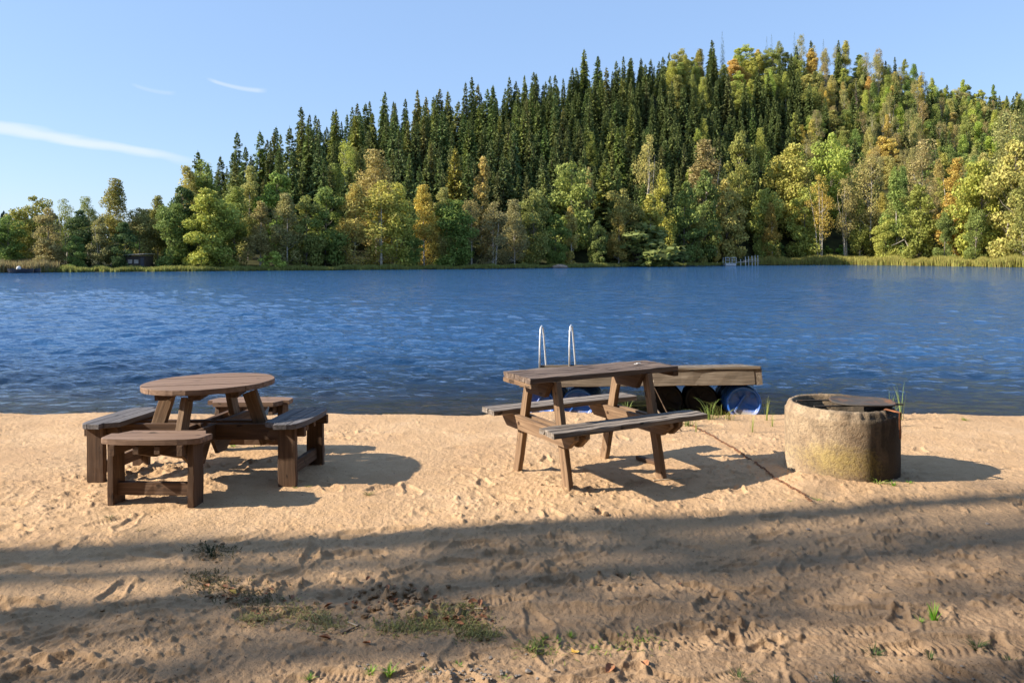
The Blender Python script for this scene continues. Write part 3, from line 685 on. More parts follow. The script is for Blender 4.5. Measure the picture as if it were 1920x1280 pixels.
# far shore, tree by tree: photo column, row of its top, metres behind the water line, kind, crown width, colour, label
SHORE = [
 (-45, 395, 6, 'round', 1.0, 'green', 'green round tree cut by the left edge of the view'),
 (14, 402, 6, 'round', 0.8, 'green', 'low green bushy tree above the pale reeds, leftmost on the far shore'),
 (62, 366, 9, 'round', 0.9, 'olive', 'broad olive tree with reddish brown top near the left end of the shore'),
 (92, 388, 4, 'round', 0.75, 'brown', 'brownish leaning round tree directly behind the two rowing boats'),
 (122, 372, 14, 'sparse', 0.8, 'olive', 'thin airy olive birch rising above the dark trees left of the hut'),
 (150, 392, 7, 'round', 0.75, 'deep', 'dark green rounded tree left of the tallest left shore birch'),
 (142, 440, 3, 'round', 0.7, 'green', 'low mid green tree at the foot of the dark rounded one'),
 (165, 368, 12, 'sparse', 0.7, 'olive', 'slim sparse birch top between the dark tree and the tallest birch'),
 (190, 405, 6, 'birch', 1.0, 'brown', 'yellow brown birch left of the hut'),
 (215, 335, 9, 'birch', 0.9, 'olive', 'tallest birch of the left shore with ragged open crown'),
 (232, 415, 5, 'round', 0.75, 'deep', 'very dark low tree standing beside the hut'),
 (262, 388, 9, 'round', 0.8, 'brown', 'yellowish round tree whose crown hangs over the hut'),
 (296, 366, 11, 'birch', 0.95, 'olive', 'pale olive birch right of the hut'),
 (322, 378, 6, 'round', 0.8, 'green', 'green round tree right of the bare trunks by the hut'),
 (345, 348, 8, 'round', 0.7, 'deep', 'dark green round tree left of the big yellow green one'),
 (352, 312, 22, 'birch', 1.0, 'pale', 'pale birch at the left foot of the hill, first of a clump'),
 (378, 300, 24, 'birch', 1.0, 'olive', 'pale olive birch at the top of the clump at the hill\'s left foot'),
 (386, 352, 4, 'round', 1.05, 'yellowgreen', 'large bright yellow green tree reaching down to the water at the hill\'s left foot'),
 (412, 372, 4, 'round', 0.95, 'yellowgreen', 'yellow green round tree with full skirt beside the largest one'),
 (438, 350, 7, 'birch', 1.1, 'olive', 'olive birch between yellow green trees and cone shaped birch'),
 (466, 311, 12, 'birch', 0.9, 'pale', 'cone shaped pale birch with a pointed top against dark spruces'),
 (488, 376, 4, 'birch', 1.0, 'brown', 'brown birch by the water below the cone shaped birch'),
 (520, 322, 12, 'round', 0.8, 'brightgreen', 'bright grass green round tree against the dark spruces'),
 (512, 470, 1.5, 'bush', 1.2, 'yellowgreen', 'small yellow green willow bush at the water'),
 (538, 362, 4, 'birch', 1.0, 'brown', 'reddish brown birch with a bare leaning trunk by the water'),
 (575, 366, 5, 'round', 0.85, 'olive', 'olive tree right of the reddish brown birch'),
 (610, 350, 6, 'round', 1.0, 'green', 'wide mid green tree left of the golden birches'),
 (650, 262, 30, 'sparse', 0.7, 'yellowgreen', 'slim yellow green aspen standing alone among dark spruces'),
 (664, 345, 5, 'birch', 1.0, 'golden', 'golden birch, leftmost of the golden clump'),
 (706, 281, 14, 'birch', 1.1, 'pale', 'tall pale yellow birch with pointed crown behind the golden clump'),
 (715, 338, 4, 'birch', 1.25, 'golden', 'golden birch with hanging branches in the middle of the clump'),
 (742, 342, 4, 'birch', 1.15, 'golden', 'golden birch, rightmost of the golden clump'),
 (770, 430, 3, 'round', 0.7, 'green', 'low grey green tree right of the golden clump'),
 (795, 346, 5, 'birch', 0.9, 'golden', 'golden brown birch in front of the dark gap in the spruces'),
 (828, 352, 6, 'birch', 0.9, 'pale', 'pale golden birch left of the yellow green pine shaped tree'),
 (852, 275, 15, 'spruce', 1.3, 'yellowgreen', 'sunlit yellow green conifer with tiered branches in the middle of the shore'),
 (848, 372, 4, 'round', 1.0, 'green', 'full green tree at the water below the yellow green conifer'),
 (902, 292, 13, 'column', 0.9, 'golden', 'thin golden flame shaped birch left of the sunlit tall spruce'),
 (884, 372, 5, 'sparse', 0.9, 'rust', 'rusty half bare birch with upright branches'),
 (925, 378, 4, 'birch', 1.1, 'brown', 'pale brown birch with drooping crown and curved white branches'),
 (965, 374, 5, 'birch', 0.9, 'brown', 'brown birch left of the olive round tree'),
 (1000, 352, 6, 'round', 0.8, 'olive', 'olive tree just left of the big domed tree'),
 (1068, 302, 12, 'round', 1.0, 'olive', 'large domed olive tree standing in tiers above the shore'),
 (1104, 312, 14, 'column', 0.7, 'brown', 'narrow brown birch at the right shoulder of the domed tree'),
 (1040, 400, 4, 'round', 0.8, 'green', 'green tree at the foot of the domed tree'),
 (1072, 385, 3, 'column', 0.9, 'golden', 'short golden yellow column tree at the water below the domed tree'),
 (1132, 300, 18, 'spruce', 1.1, 'olive', 'olive tinged spruce with golden edge right of the domed tree'),
 (1120, 412, 4, 'round', 0.7, 'green', 'low green tree right of the short golden column'),
 (1165, 352, 6, 'round', 0.9, 'olive', 'round olive tree left of the white stemmed birch'),
 (1160, 395, 3, 'birch', 0.9, 'golden', 'small golden birch at the water in front of the round olive tree'),
 (1214, 254, 20, 'sparse', 0.85, 'pale', 'tall open birch showing a long white trunk among the spruces'),
 (1243, 318, 7, 'birch', 0.8, 'yellowgreen', 'yellow green pointed birch right of the long white trunk'),
 (1222, 362, 3, 'column', 1.3, 'golden', 'bright golden tree dipping down to the water in front of the spruces'),
 (1195, 420, 3, 'bush', 2.0, 'green', 'dark green low bush left of the bright golden tree'),
 (1282, 340, 5, 'round', 0.8, 'green', 'dark mixed tree right of the bright golden tree'),
 (1325, 262, 16, 'birch', 1.3, 'brown', 'tall tree with a pinkish brown top above the shore'),
 (1322, 318, 7, 'round', 0.8, 'green', 'grey green pine like tree below the pinkish one'),
 (1308, 400, 3, 'round', 0.6, 'olive', 'small olive tree left of the far jetty'),
 (1385, 248, 20, 'round', 0.8, 'olive', 'olive round topped tree between two spruces above the jetty'),
 (1362, 335, 5, 'round', 0.95, 'pale', 'large pale green tree directly behind the white jetty rails'),
 (1345, 415, 2.5, 'column', 0.8, 'golden', 'narrow golden bush left of the white jetty rails'),
 (1440, 352, 9, 'round', 0.75, 'yellowgreen', 'pale yellow green tree right of the dark gap behind the jetty'),
 (1448, 380, 7, 'birch', 0.7, 'orange', 'slender orange brown birch left of the big yellow green maple'),
 (1490, 268, 18, 'round', 1.15, 'yellowgreen', 'big yellow green maple above the reed belt'),
 (1510, 352, 10, 'round', 0.9, 'yellowgreen', 'full yellow green tree below the big maple'),
 (1539, 328, 7, 'sparse', 0.8, 'orange', 'orange birch with a group of thin white trunks behind the reeds'),
 (1588, 335, 8, 'sparse', 0.85, 'pale', 'pale birch with forked white trunk right of the orange birch'),
 (1560, 250, 26, 'round', 1.0, 'yellowgreen', 'yellow green tree on the slope behind the forked birch'),
 (1630, 290, 11, 'sparse', 1.0, 'brown', 'nearly bare brown birch with spreading pale branches'),
 (1612, 372, 9, 'birch', 0.9, 'olive', 'olive birch below the nearly bare brown one'),
 (1682, 320, 9, 'birch', 1.0, 'olive', 'olive birch behind the crooked white dead trunk'),
 (1660, 405, 6, 'round', 0.7, 'yellowgreen', 'low yellow green tree beside the crooked white dead trunk'),
 (1735, 262, 18, 'sparse', 1.0, 'brown', 'brown half bare birch high behind the reed belt'),
 (1722, 345, 8, 'round', 0.9, 'olive', 'olive round tree in front of the half bare birch'),
 (1790, 298, 12, 'birch', 1.0, 'orange', 'orange brown birch with white stem towards the right edge'),
 (1770, 395, 6, 'round', 0.6, 'green', 'small dark green tree below the orange brown birch'),
 (1838, 300, 10, 'round', 0.95, 'yellowgreen', 'bright yellow green tree left of the twin white trunks'),
 (1828, 388, 5, 'round', 0.6, 'green', 'low green tree left of the twin white trunks, by the reeds'),
 (1888, 205, 14, 'sparse', 1.0, 'brown', 'very tall brown birch with twin white trunks near the right edge'),
 (1905, 262, 10, 'round', 0.9, 'pale', 'pale green tree beside the twin white trunks'),
 (1925, 330, 7, 'birch', 1.0, 'olive', 'olive birch cut by the right edge of the view'),
 (1980, 250, 10, 'round', 1.0, 'olive', 'round olive tree just beyond the right edge'),
]
for (px, top, dback, kind, W, c, lab) in SHORE:
    Y = float(ys_(px))+dback; z = float(hill_h(px, Y)); x = (px-CX)/PX*Y
    H = (HY-top)/PX*Y + EYE - z
    H0 = TPL[kind][0][3]
    W2 = W*(1.0 if kind == 'bush' else (1.08 if kind == 'round' else 1.2)*(H0/max(H, 4))**0.35)
    cat = {'spruce': 'spruce', 'round': 'tree', 'bush': 'bush', 'birch': 'birch', 'sparse': 'birch', 'column': 'birch'}[kind]
    place(kind, x, Y, z, H, W2, COL[c], lab, cat, 'trees along the far shore')

# slope trees
def zone_x(px):
    if px < 620: return 'left shoulder of the hill'
    if px < 860: return 'left half of the hill'
    if px < 1100: return 'middle of the hill'
    if px < 1330: return 'hill just left of its peak'
    if px < 1560: return 'peak side of the hill'
    if px < 1740: return 'hill right of its peak'
    return 'lower right ridge'
def slope_kind(px, t):
    r = random.random()
    if px < 330: return None
    if 1375 < px < 1432 and t > 0.72: return ('round', 'golden' if r < 0.3 else 'yellowgreen')
    if px < 1250:
        if r < 0.93: return ('spruce', 'spruce' if random.random() < 0.7 else 'spruce_lit_tone')
        return (('birch', 'olive') if t < 0.5 else ('spruce', 'olive'))
    if px < 1500:
        if t > 0.80 and r < 0.30: return ('dead', 'grey')
        if t < 0.72 and px < 1480: return ('spruce', 'spruce') if r < 0.9 else ('birch', 'yellowgreen')
        if r < 0.5: return ('spruce', 'spruce_lit_tone')
        return ('round' if r < 0.75 else 'birch', 'olive' if r < 0.8 else 'yellowgreen')
    if px < 1740:
        if r < 0.16: return ('spruce', 'spruce' if t > 0.8 else 'spruce_lit_tone')
        if r < 0.26 and t > 0.6: return ('dead', 'grey')
        if r < 0.40: return ('sparse', 'brown')
        if r < 0.42: return ('birch', 'orange')
        return ('round' if r < 0.62 else 'birch', random.choice(['olive', 'yellowgreen', 'olive', 'green', 'golden', 'pale']))
    if r < 0.30: return ('spruce', 'deep' if r < 0.1 else 'spruce')
    if r < 0.42: return ('sparse', 'brown')
    return ('round' if r < 0.75 else 'birch', random.choice(['olive', 'green', 'yellowgreen', 'pale']))
WORDS = {'spruce': 'dark green spruce', 'spruce_lit_tone': 'sunlit-toned green spruce', 'olive': 'olive', 'yellowgreen': 'yellow green', 'golden': 'golden', 'pale': 'pale green', 'green': 'green', 'brown': 'brown', 'orange': 'orange', 'grey': 'grey dead', 'deep': 'deep dark green spruce'}
cnt = {}
def slope_trees():
    sky_row = np.full(2400, 9999.0)
    for (spx, stop, *_r) in SHORE:
        a, b2 = max(0, int(spx-14)), min(2400, int(spx+14))
        sky_row[a:b2] = np.minimum(sky_row[a:b2], stop+18)
    Y = 108.0
    row = 0; todo = []
    while Y < 330:
        step = 3.6
        x = -260 + (row % 2)*2.2
        while x < 330:
            xx = x + random.uniform(-1.5, 1.5); yy = Y + random.uniform(-3.2, 3.2); x += step
            px = CX + PX*xx/yy
            if px < 335 or px > 2120: continue
            s = yy-float(ys_(px)); yr = float(yr_(px))
            if s < 15 or yy > yr+7: continue
            t = (s-9)/(yr-float(ys_(px))-9)
            ks = slope_kind(px, t)
            if ks is None: continue
            kind, c = ks
            if kind != 'spruce' and random.random() < 0.22: continue
            z = float(hill_h(px, yy))
            H = {'spruce': random.choice((1, 1, 1, 0.82, 1.12))*random.uniform(11.5, 15.5), 'dead': random.uniform(13, 18), 'round': random.uniform(8.5, 12.5), 'birch': random.uniform(10, 14.5), 'sparse': random.uniform(11, 15)}[kind]
            if t > 0.8 and kind in ('spruce',): H *= random.uniform(0.75, 1.08)
            k = PX/yy; trow = HY-(z+H-EYE)*k; hw = (1.6 if kind in ('spruce', 'dead') else 2.4)*k
            a, b2 = max(0, int(px-hw*0.6)), max(1, min(2400, int(px+hw*0.6)+1))
            if px < 2000 and b2 > a and sky_row[a:b2].max() < trow+10: continue      # wholly behind nearer trees
            c0, c1 = max(0, int(px-hw)), max(1, min(2400, int(px+hw)+1)); cc = np.abs(np.arange(c0, c1)-px)/hw
            sky_row[c0:c1] = np.minimum(sky_row[c0:c1], trow + cc*H*k*(0.55 if kind in ('spruce', 'dead') else 0.25))
            zone = zone_x(px); lvl = 'crest' if t > 0.86 else ('upper slope' if t > 0.5 else 'lower slope')
            if kind in ('spruce', 'dead'):
                w = 'grey dead spruce' if kind == 'dead' else (WORDS[c] if 'spruce' in WORDS[c] else WORDS[c]+' tinged spruce')
                cat = 'spruce'
            else:
                noun = {'round': 'leafy tree', 'birch': 'birch', 'sparse': 'thin crowned birch'}[kind]; w = WORDS[c]+' '+noun; cat = 'birch' if 'birch' in noun else 'tree'
            lab = '%s on the %s, %s' % (w, zone, lvl)
            base = COL[c]
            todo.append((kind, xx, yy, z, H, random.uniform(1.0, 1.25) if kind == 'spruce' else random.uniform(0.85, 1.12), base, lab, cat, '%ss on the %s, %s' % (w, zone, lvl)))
            cnt[cat] = cnt.get(cat, 0)+1
        Y += 5.6; row += 1
    spr = sorted([a for a in todo if a[0] in ('spruce', 'dead')], key=lambda a: -a[4]/a[2]); rest = spr[278:]; restset = set(id(a) for a in rest)
    for a in todo:
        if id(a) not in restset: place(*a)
    vs = []
    for (kind, x, y, z, H, W, *_r) in rest:
        nm, cm, tm, H0 = random.choice(TPL[kind]); co = np.empty(len(cm.vertices)*3, dtype=np.float32); cm.vertices.foreach_get('co', co); co = co.reshape(-1, 3)
        a = random.uniform(0, 6.28); sc_ = H/H0; ca, sa = math.cos(a)*sc_*W, math.sin(a)*sc_*W
        vs.append(np.stack([co[:, 0]*ca-co[:, 1]*sa+x, co[:, 0]*sa+co[:, 1]*ca+y, co[:, 2]*sc_+z-0.15], 1))
    if vs:
        v = np.concatenate(vs); o = mesh_obj('far_spruces', v, np.arange(len(v)).reshape(-1, 4), M['needles']); o.color = (*COL['spruce'], 1)
        tag(o, 'farthest spruces filling the stand near the hill\'s crest', 'spruces', kind='stuff')
slope_trees()
print('slope trees', cnt)
def left_back():
    # the flat wooded point at the left
    for k in range(46):
        px = random.uniform(-160, 330); Y = float(ys_(px))+random.uniform(14, 45)
        z = float(hill_h(px, Y)); x = (px-CX)/PX*Y
        top = np.interp(px, [-200, 0, 60, 120, 215, 260, 330], [400, 415, 395, 405, 390, 400, 372]) + random.uniform(0, 22)
        H = (HY-top)/PX*Y + EYE - z
        kind = random.choice(['round', 'round', 'birch'])
        c = random.choice(['green', 'deep', 'olive', 'deep'])
        w = {'green': 'green', 'deep': 'dark green', 'olive': 'olive'}[c]+(' leafy tree' if kind == 'round' else ' birch')
        place(kind, x, Y, z, H, 0.95, COL[c], w+' in the back rows of the wooded point at the left', 'tree' if kind == 'round' else 'birch', w+'s in the back rows of the left point')
left_back()
def shrubs():
    spots = [(1462, 455, 'green'), (1485, 452, 'olive'), (1552, 460, 'brightgreen'), (1578, 458, 'brightgreen'), (1605, 462, 'olive'), (1633, 458, 'olive'), (1700, 462, 'green'), (1752, 460, 'olive'), (1782, 466, 'brown'), (1810, 462, 'olive'), (1842, 462, 'green'), (1872, 462, 'brown'), (1898, 462, 'olive'), (1518, 466, 'green'), (1665, 468, 'olive'), (1725, 470, 'brown')]
    desc = {'green': 'dark green', 'olive': 'olive', 'brightgreen': 'bright green', 'brown': 'brownish'}
    for (px, top, c) in spots:
        Y = float(ys_(px))+11; z = float(hill_h(px, Y)); H = (HY-top)/PX*Y+EYE-z
        place('bush', (px-CX)/PX*Y, Y, z, H, 0.9, COL[c], desc[c]+' shrub in the row behind the reed belt', 'bush', desc[c]+' shrubs behind the reed belt')
shrubs()
def distant_forest():
    r = random.Random(3); s = Soup()
    for k in range(420):
        px = r.uniform(-500, 420); Y = r.uniform(480, 525)
        top = np.interp(px, [-1500, -600, -100, 0, 60, 200, 400, 1200], [330, 350, 380, 391, 404, 428, 445, 462])
        z = max((HY-top)/PX*520+EYE-9, 0)*(0.55+(Y-470)/50*0.45); x = (px-CX)/PX*Y; H = r.uniform(8, 13)
        for j in range(26):
            t = r.random(); rr = 2.2*(1-t)+0.2; an = r.uniform(0, 6.28); d = Vector((math.cos(an), math.sin(an), 0)); sd = Vector((-d.y, d.x, 0))
            p = Vector((x, Y, z+H*t)); q = p+d*rr+Vector((0, 0, -0.8)); m = p.lerp(q, 0.6)
            s.quad(p+Vector((0, 0, 0.9)), m-sd*0.7, q, m+sd*0.7)
    v, f = s.arrays(); o = mesh_obj('distant_forest', v, f, M['needles']); o.color = (0.035, 0.06, 0.04, 1)
    tag(o, 'dark distant forest on the low hill at the far left', 'forest', kind='stuff')
distant_forest()

# reed belts on the far shore
def reeds(name, lab, p0, p1, depth, h0, h1, n, colour, wd=0.05):
    r = np.random.default_rng(int(p0)+5000)
    px = r.uniform(p0, p1, n); back = r.random(n)**1.0*depth
    Y = ys_(px)+0.2+back+0.5*np.sin(px*0.08)+0.6*fbm(px, px*0, 0.15, 2, 5); x = (px-CX)/PX*Y; z = np.maximum(hill_h(px, Y), WZ-0.1)
    h = r.uniform(h0, h1, n)*(0.8+0.5*fbm(px, px*0+3, 0.05, 2, 6)); an = r.uniform(0, math.pi, n); w = wd*(0.6+r.random(n))
    lx = r.normal(0, 0.12, n)*h; ly = r.normal(0, 0.12, n)*h
    b = np.stack([x, Y, z], 1); d = np.stack([np.cos(an)*w, np.sin(an)*w, an*0], 1)
    m = b+np.stack([lx*0.4, ly*0.4, h*0.6], 1); tp = b+np.stack([lx, ly, h], 1)
    q = np.stack([b-d, b+d, m+d*0.8, m-d*0.8, m-d*0.8, m+d*0.8, tp+d*0.15, tp-d*0.15], 1)
    o = mesh_obj(name, q.reshape(-1, 3), np.arange(n*8).reshape(-1, 4), M['blades']); o.color = (*colour, 1)
    tag(o, lab, 'reeds', kind='stuff')
reeds('reed_belt', 'tall yellow green reeds along the right far shore', 1405, 2150, 9, 1.15, 1.85, 60000, (0.36, 0.33, 0.09), 0.045)
reeds('shore_grass', 'low pale green grass strip along the far waterline', 60, 1400, 2.2, 0.35, 0.75, 42000, (0.30, 0.31, 0.085), 0.035)
reeds('pale_reeds', 'pale brown reeds behind the boats at the far left', -200, 110, 6, 0.8, 1.6, 16000, (0.30, 0.25, 0.12), 0.035)

# ---------------------------------------------------------------- things on the far shore
def far_point(px, Y): return Vector(((px-CX)/PX*Y, Y, 0))
M['white_paint'] = simple('white_paint', (0.75, 0.74, 0.72), 0.5, 0, (0.5, 0.5, 0.5), 5)
M['grey_plank'] = simple('grey_plank', (0.42, 0.39, 0.34), 0.8, 0, (0.25, 0.22, 0.19), 3)
M['hut'] = simple('hut_wood', (0.06, 0.045, 0.035), 0.9, 0, (0.03, 0.025, 0.02), 3)
M['tarp'] = simple('dark_hull', (0.025, 0.03, 0.045), 0.5, 0, (0.015, 0.018, 0.03), 3)
def box(mb, x0, x1, y0, y1, z0, z1): mb.board(((x0+x1)/2, y0, (z0+z1)/2), ((x0+x1)/2, y1, (z0+z1)/2), x1-x0, z1-z0, seg=1, jit=0, ch=min(0.01, (z1-z0)/4, (x1-x0)/4))
def far_jetty():
    Y = float(ys_(1375))-2.5
    o = empty('raft_jetty', (far_point(1368, Y).x, Y, WZ)); tag(o, 'small white railed raft at the end of the far jetty', 'raft')
    b = MB(); box(b, -1.1, 1.1, -0.9, 0.9, 0.02, 0.45); b.build('float', M['white_paint'], o)
    b = MB(); box(b, -1.2, 1.2, -1.0, 1.0, 0.455, 0.52); b.build('deck', M['white_paint'], o)
    for (xa, xb) in ((-1.1, -0.25), (0.25, 1.1)):
        r = MB()
        for xx in (xa, xb): r.tube([(xx, -0.9, 0.52), (xx, -0.9, 1.65)], 0.06, 6)
        r.tube([(xa, -0.9, 1.65), (xb, -0.9, 1.65)], 0.06, 6); r.tube([(xa, -0.9, 1.1), (xb, -0.9, 1.1)], 0.05, 6)
        r.tube([(xa, -0.9, 1.65), (xa, 0.9, 1.65), (xa, 0.9, 0.52)], 0.05, 6)
        r.build('railing', M['white_paint'], o)
    Y2 = Y+1.0; x0 = far_point(1381, Y2).x
    o = empty('jetty', (x0, Y2, WZ)); tag(o, 'grey plank jetty with pale posts running ashore through the reeds', 'jetty')
    b = MB(); b.board((0, 0, 0.65), (5.4, 3.0, 0.9), 1.2, 0.12, seg=2); b.build('walkway', M['grey_plank'], o)
    b = MB(); b.board((1.6, 0.6, 1.0), (5.0, 2.4, 1.35), 0.08, 0.14, seg=1); b.build('rail', M['grey_plank'], o)
    for k, (u, hh) in enumerate([(0.9, 0.95), (2.1, 1.5), (2.9, 1.6), (3.8, 1.7), (4.6, 1.8), (5.3, 1.8)]):
        p = MB(); p.tube([(u, u*0.55-0.5, -0.8), (u-0.05, u*0.55-0.5, hh+0.35)], [0.11, 0.07], 6); p.build('post', M['white_paint'], o)
far_jetty()
def boat(px, dY, L, lab, ang):
    Y = float(ys_(px))-dY; c = far_point(px, Y)
    o = empty('rowing_boat', (c.x, c.y, WZ), (0, 0, ang)); tag(o, lab, 'boat', 'rowing boats at the far left')
    n = 11; vs = []; fs = []
    for i in range(n):
        u = i/(n-1); x = (u-0.5)*L; w = 0.62*math.sin(math.pi*min(1, u*0.82+0.18))**0.6; zt = 0.42+0.22*(u-0.5)**2*4*0.6
        if u > 0.985: w = 0.03
        for (yy, zz) in ((-w, zt), (-w*0.75, 0.02), (-w*0.3, -0.1), (w*0.3, -0.1), (w*0.75, 0.02), (w, zt), (w*0.9, zt), (w*0.65, 0.08), (-w*0.65, 0.08), (-w*0.9, zt)): vs.append((x, yy, zz))
    for i in range(n-1):
        for k in range(10): a = i*10+k; b_ = i*10+(k+1) % 10; fs.append((a, b_, b_+10, a+10))
    fs.append(tuple(range(10))); fs.append(tuple((n-1)*10+k for k in range(9, -1, -1)))
    m = MB(); m.add(vs, fs); m.build('hull', M['tarp'], o)
    for x in (-L*0.22, L*0.12): s = MB(); s.board((x, -0.5, 0.34), (x, 0.5, 0.34), 0.22, 0.03, seg=1); s.build('seat', M['grey_plank'], o)
    return o
boat(40, 1.6, 2.6, 'dark rowing boat with a pale bundle in it, left of the pair', 0.15)
boat(56, 1.0, 2.4, 'dark rowing boat moored right against the reeds', 0.1)
b = MB(); Y = float(ys_(35))-1.6
vsx = [(0.28*math.cos(a)*math.cos(e), 0.22*math.sin(a)*math.cos(e), 0.24*math.sin(e)+0.05*math.sin(3*a)) for e in (-1.3, -0.6, 0, 0.6, 1.2) for a in [k*math.pi/4 for k in range(8)]]
fsx = [(i*8+k, i*8+(k+1) % 8, (i+1)*8+(k+1) % 8, (i+1)*8+k) for i in range(4) for k in range(8)]+[tuple(range(7, -1, -1)), tuple(range(32, 40))]
b.add([Vector(v)+far_point(35, Y)+Vector((0, 0, WZ+0.55)) for v in vsx], fsx)
o = b.build('bundle', M['white_paint'], smooth=True); tag(o, 'small pale bundle lying in the left rowing boat', 'bundle')
def hut():
    px = 254; Y = float(ys_(px))+4; c = far_point(px, Y); z = float(hill_h(px, Y))
    o = empty('hut', (c.x, Y, z-0.1)); tag(o, 'small dark wooden hut with a pale roof edge under the trees', 'hut')
    b = MB(); box(b, -1.25, 1.25, 0, 2.2, 0.0, 1.75)
    b.build('wall', M['hut'], o)
    b = MB(); b.board((-1.45, 1.0, 1.86), (1.45, 1.0, 2.0), 2.8, 0.09, seg=1); b.build('roof', M['grey_plank'], o)
    for x in (-0.7, 0.1):
        b = MB(); box(b, x-0.28, x+0.28, -0.03, -0.003, 0.75, 1.25); b.build('window', M['grey_plank'], o)
    b = MB(); box(b, 0.65, 1.1, -0.035, -0.003, 0.1, 1.5); b.build('door', M['tarp'], o)
hut()
b = MB(); Y = float(ys_(1697))+6; c = far_point(1697, Y)
b.tube([(c.x+0.9, Y, -0.3), (c.x+0.8, Y, 3.5), (c.x, Y+0.2, 5.2), (c.x+0.1, Y, 6.3)], [0.16, 0.13, 0.10, 0.05], 6)
b.tube([(c.x, Y+0.2, 5.2), (c.x-1.6, Y, 4.4), (c.x-2.9, Y, 3.9)], [0.09, 0.07, 0.03], 5)
o = b.build('dead_trunk', M['birch_bark']); tag(o, 'crooked white dead trunk with one long side branch behind the reeds', 'dead tree')
b = MB(); Y = float(ys_(1050))-0.3
o = mesh_obj('shore_rock', [(v[0]*5.0+far_point(1050, Y).x, v[1]*4+Y, v[2]*1.9+WZ+0.1) for v in vsx], fsx, simple('rock', (0.36, 0.28, 0.22), 0.9, 0, (0.2, 0.16, 0.13), 1.5), smooth=True)
tag(o, 'low brown rock at the far waterline', 'rock')

# ---------------------------------------------------------------- trees beside the viewer, out of frame, whose shadows cross the sand
def stem_template(seed, r0, H=19.0, nl=22):
    rd = random.Random(seed)
    limbs = [(rd.uniform(0.35, 0.95)*H, rd.uniform(0, 6.28), rd.uniform(0.6, 2.4), rd.uniform(-0.1, 0.9), 0.05) for _ in range(nl)]
    (v, f), _ = broad_template(seed, H, 1.3, 0.86, 'sparse', 700, 0.12, r0)
    return (v, f), trunk_mesh(H, r0, rd.uniform(-0.3, 0.3), limbs, 9)
register('pine', 'pine_tree', *broad_template(801, 19, 1.7, 0.50, 'sparse', 1500, 0.12, 0.20), M['needles'], M['pine_bark'], 19)
register('pine', 'pine_tree', *stem_template(802, 0.34), M['needles'], M['pine_bark'], 19)
register('pine', 'pine_tree', *stem_template(803, 0.17), M['needles'], M['pine_bark'], 19)
# (x, y where the stem's shadow crosses x = -0.5, height, width, variant)
SIDE = [(-14.0, 4.56, 20, 0.62, 1, 4.0), (-16.0, 4.20, 20, 0.5, 2, 1.0), (-17.5, 3.84, 21, 0.64, 1, 5.0), (-19.0, 3.22, 21, 0.7, 2, 5.5), (-14.0, 2.66, 19, 0.45, 1, 3.0),
        (-27, 4.40, 21, 0.2, 0, 0.4), (-17.5, 3.55, 20, 0.24, 0, 2.0), (-17.0, 4.15, 20, 0.2, 0, 2.0)]
for i, (x, yc, H, W, var, lean) in enumerate(SIDE):
    y = yc + (x+0.5)*math.tan(R(-90-SUN_AZ)) - (-0.5-x)*math.tan(R(SUN_EL))*math.tan(R(lean))
    o = place('pine', x, y, 0.0, H, W, COL['spruce'], 'tall bare stemmed pine beside the beach, left of the view', 'pine', 'pines beside the beach left of the view', var=var)
    o.rotation_euler[2] = 0; o.rotation_euler[1] = 0; o.rotation_euler[0] = -R(lean)      # the stems lean a little inland
for (x, y, H) in [(-9, -5, 17), (-4.5, -6.5, 19), (0, -6, 18), (4.5, -7, 19), (9, -5.5, 17), (14, -3.5, 18), (18, 1, 17), (-2, -11, 20), (7, -12, 20), (-13, -9, 18), (15, -9, 19), (21, 6, 16)]:  # unseen spruces added around the viewer to block sky fill and deepen shadows
    place('spruce', x, y, 0.0, H, 1.5, COL['spruce'], 'unseen dense spruce added behind the viewer to cut sky light', 'spruce', 'unseen spruces added behind the viewer')

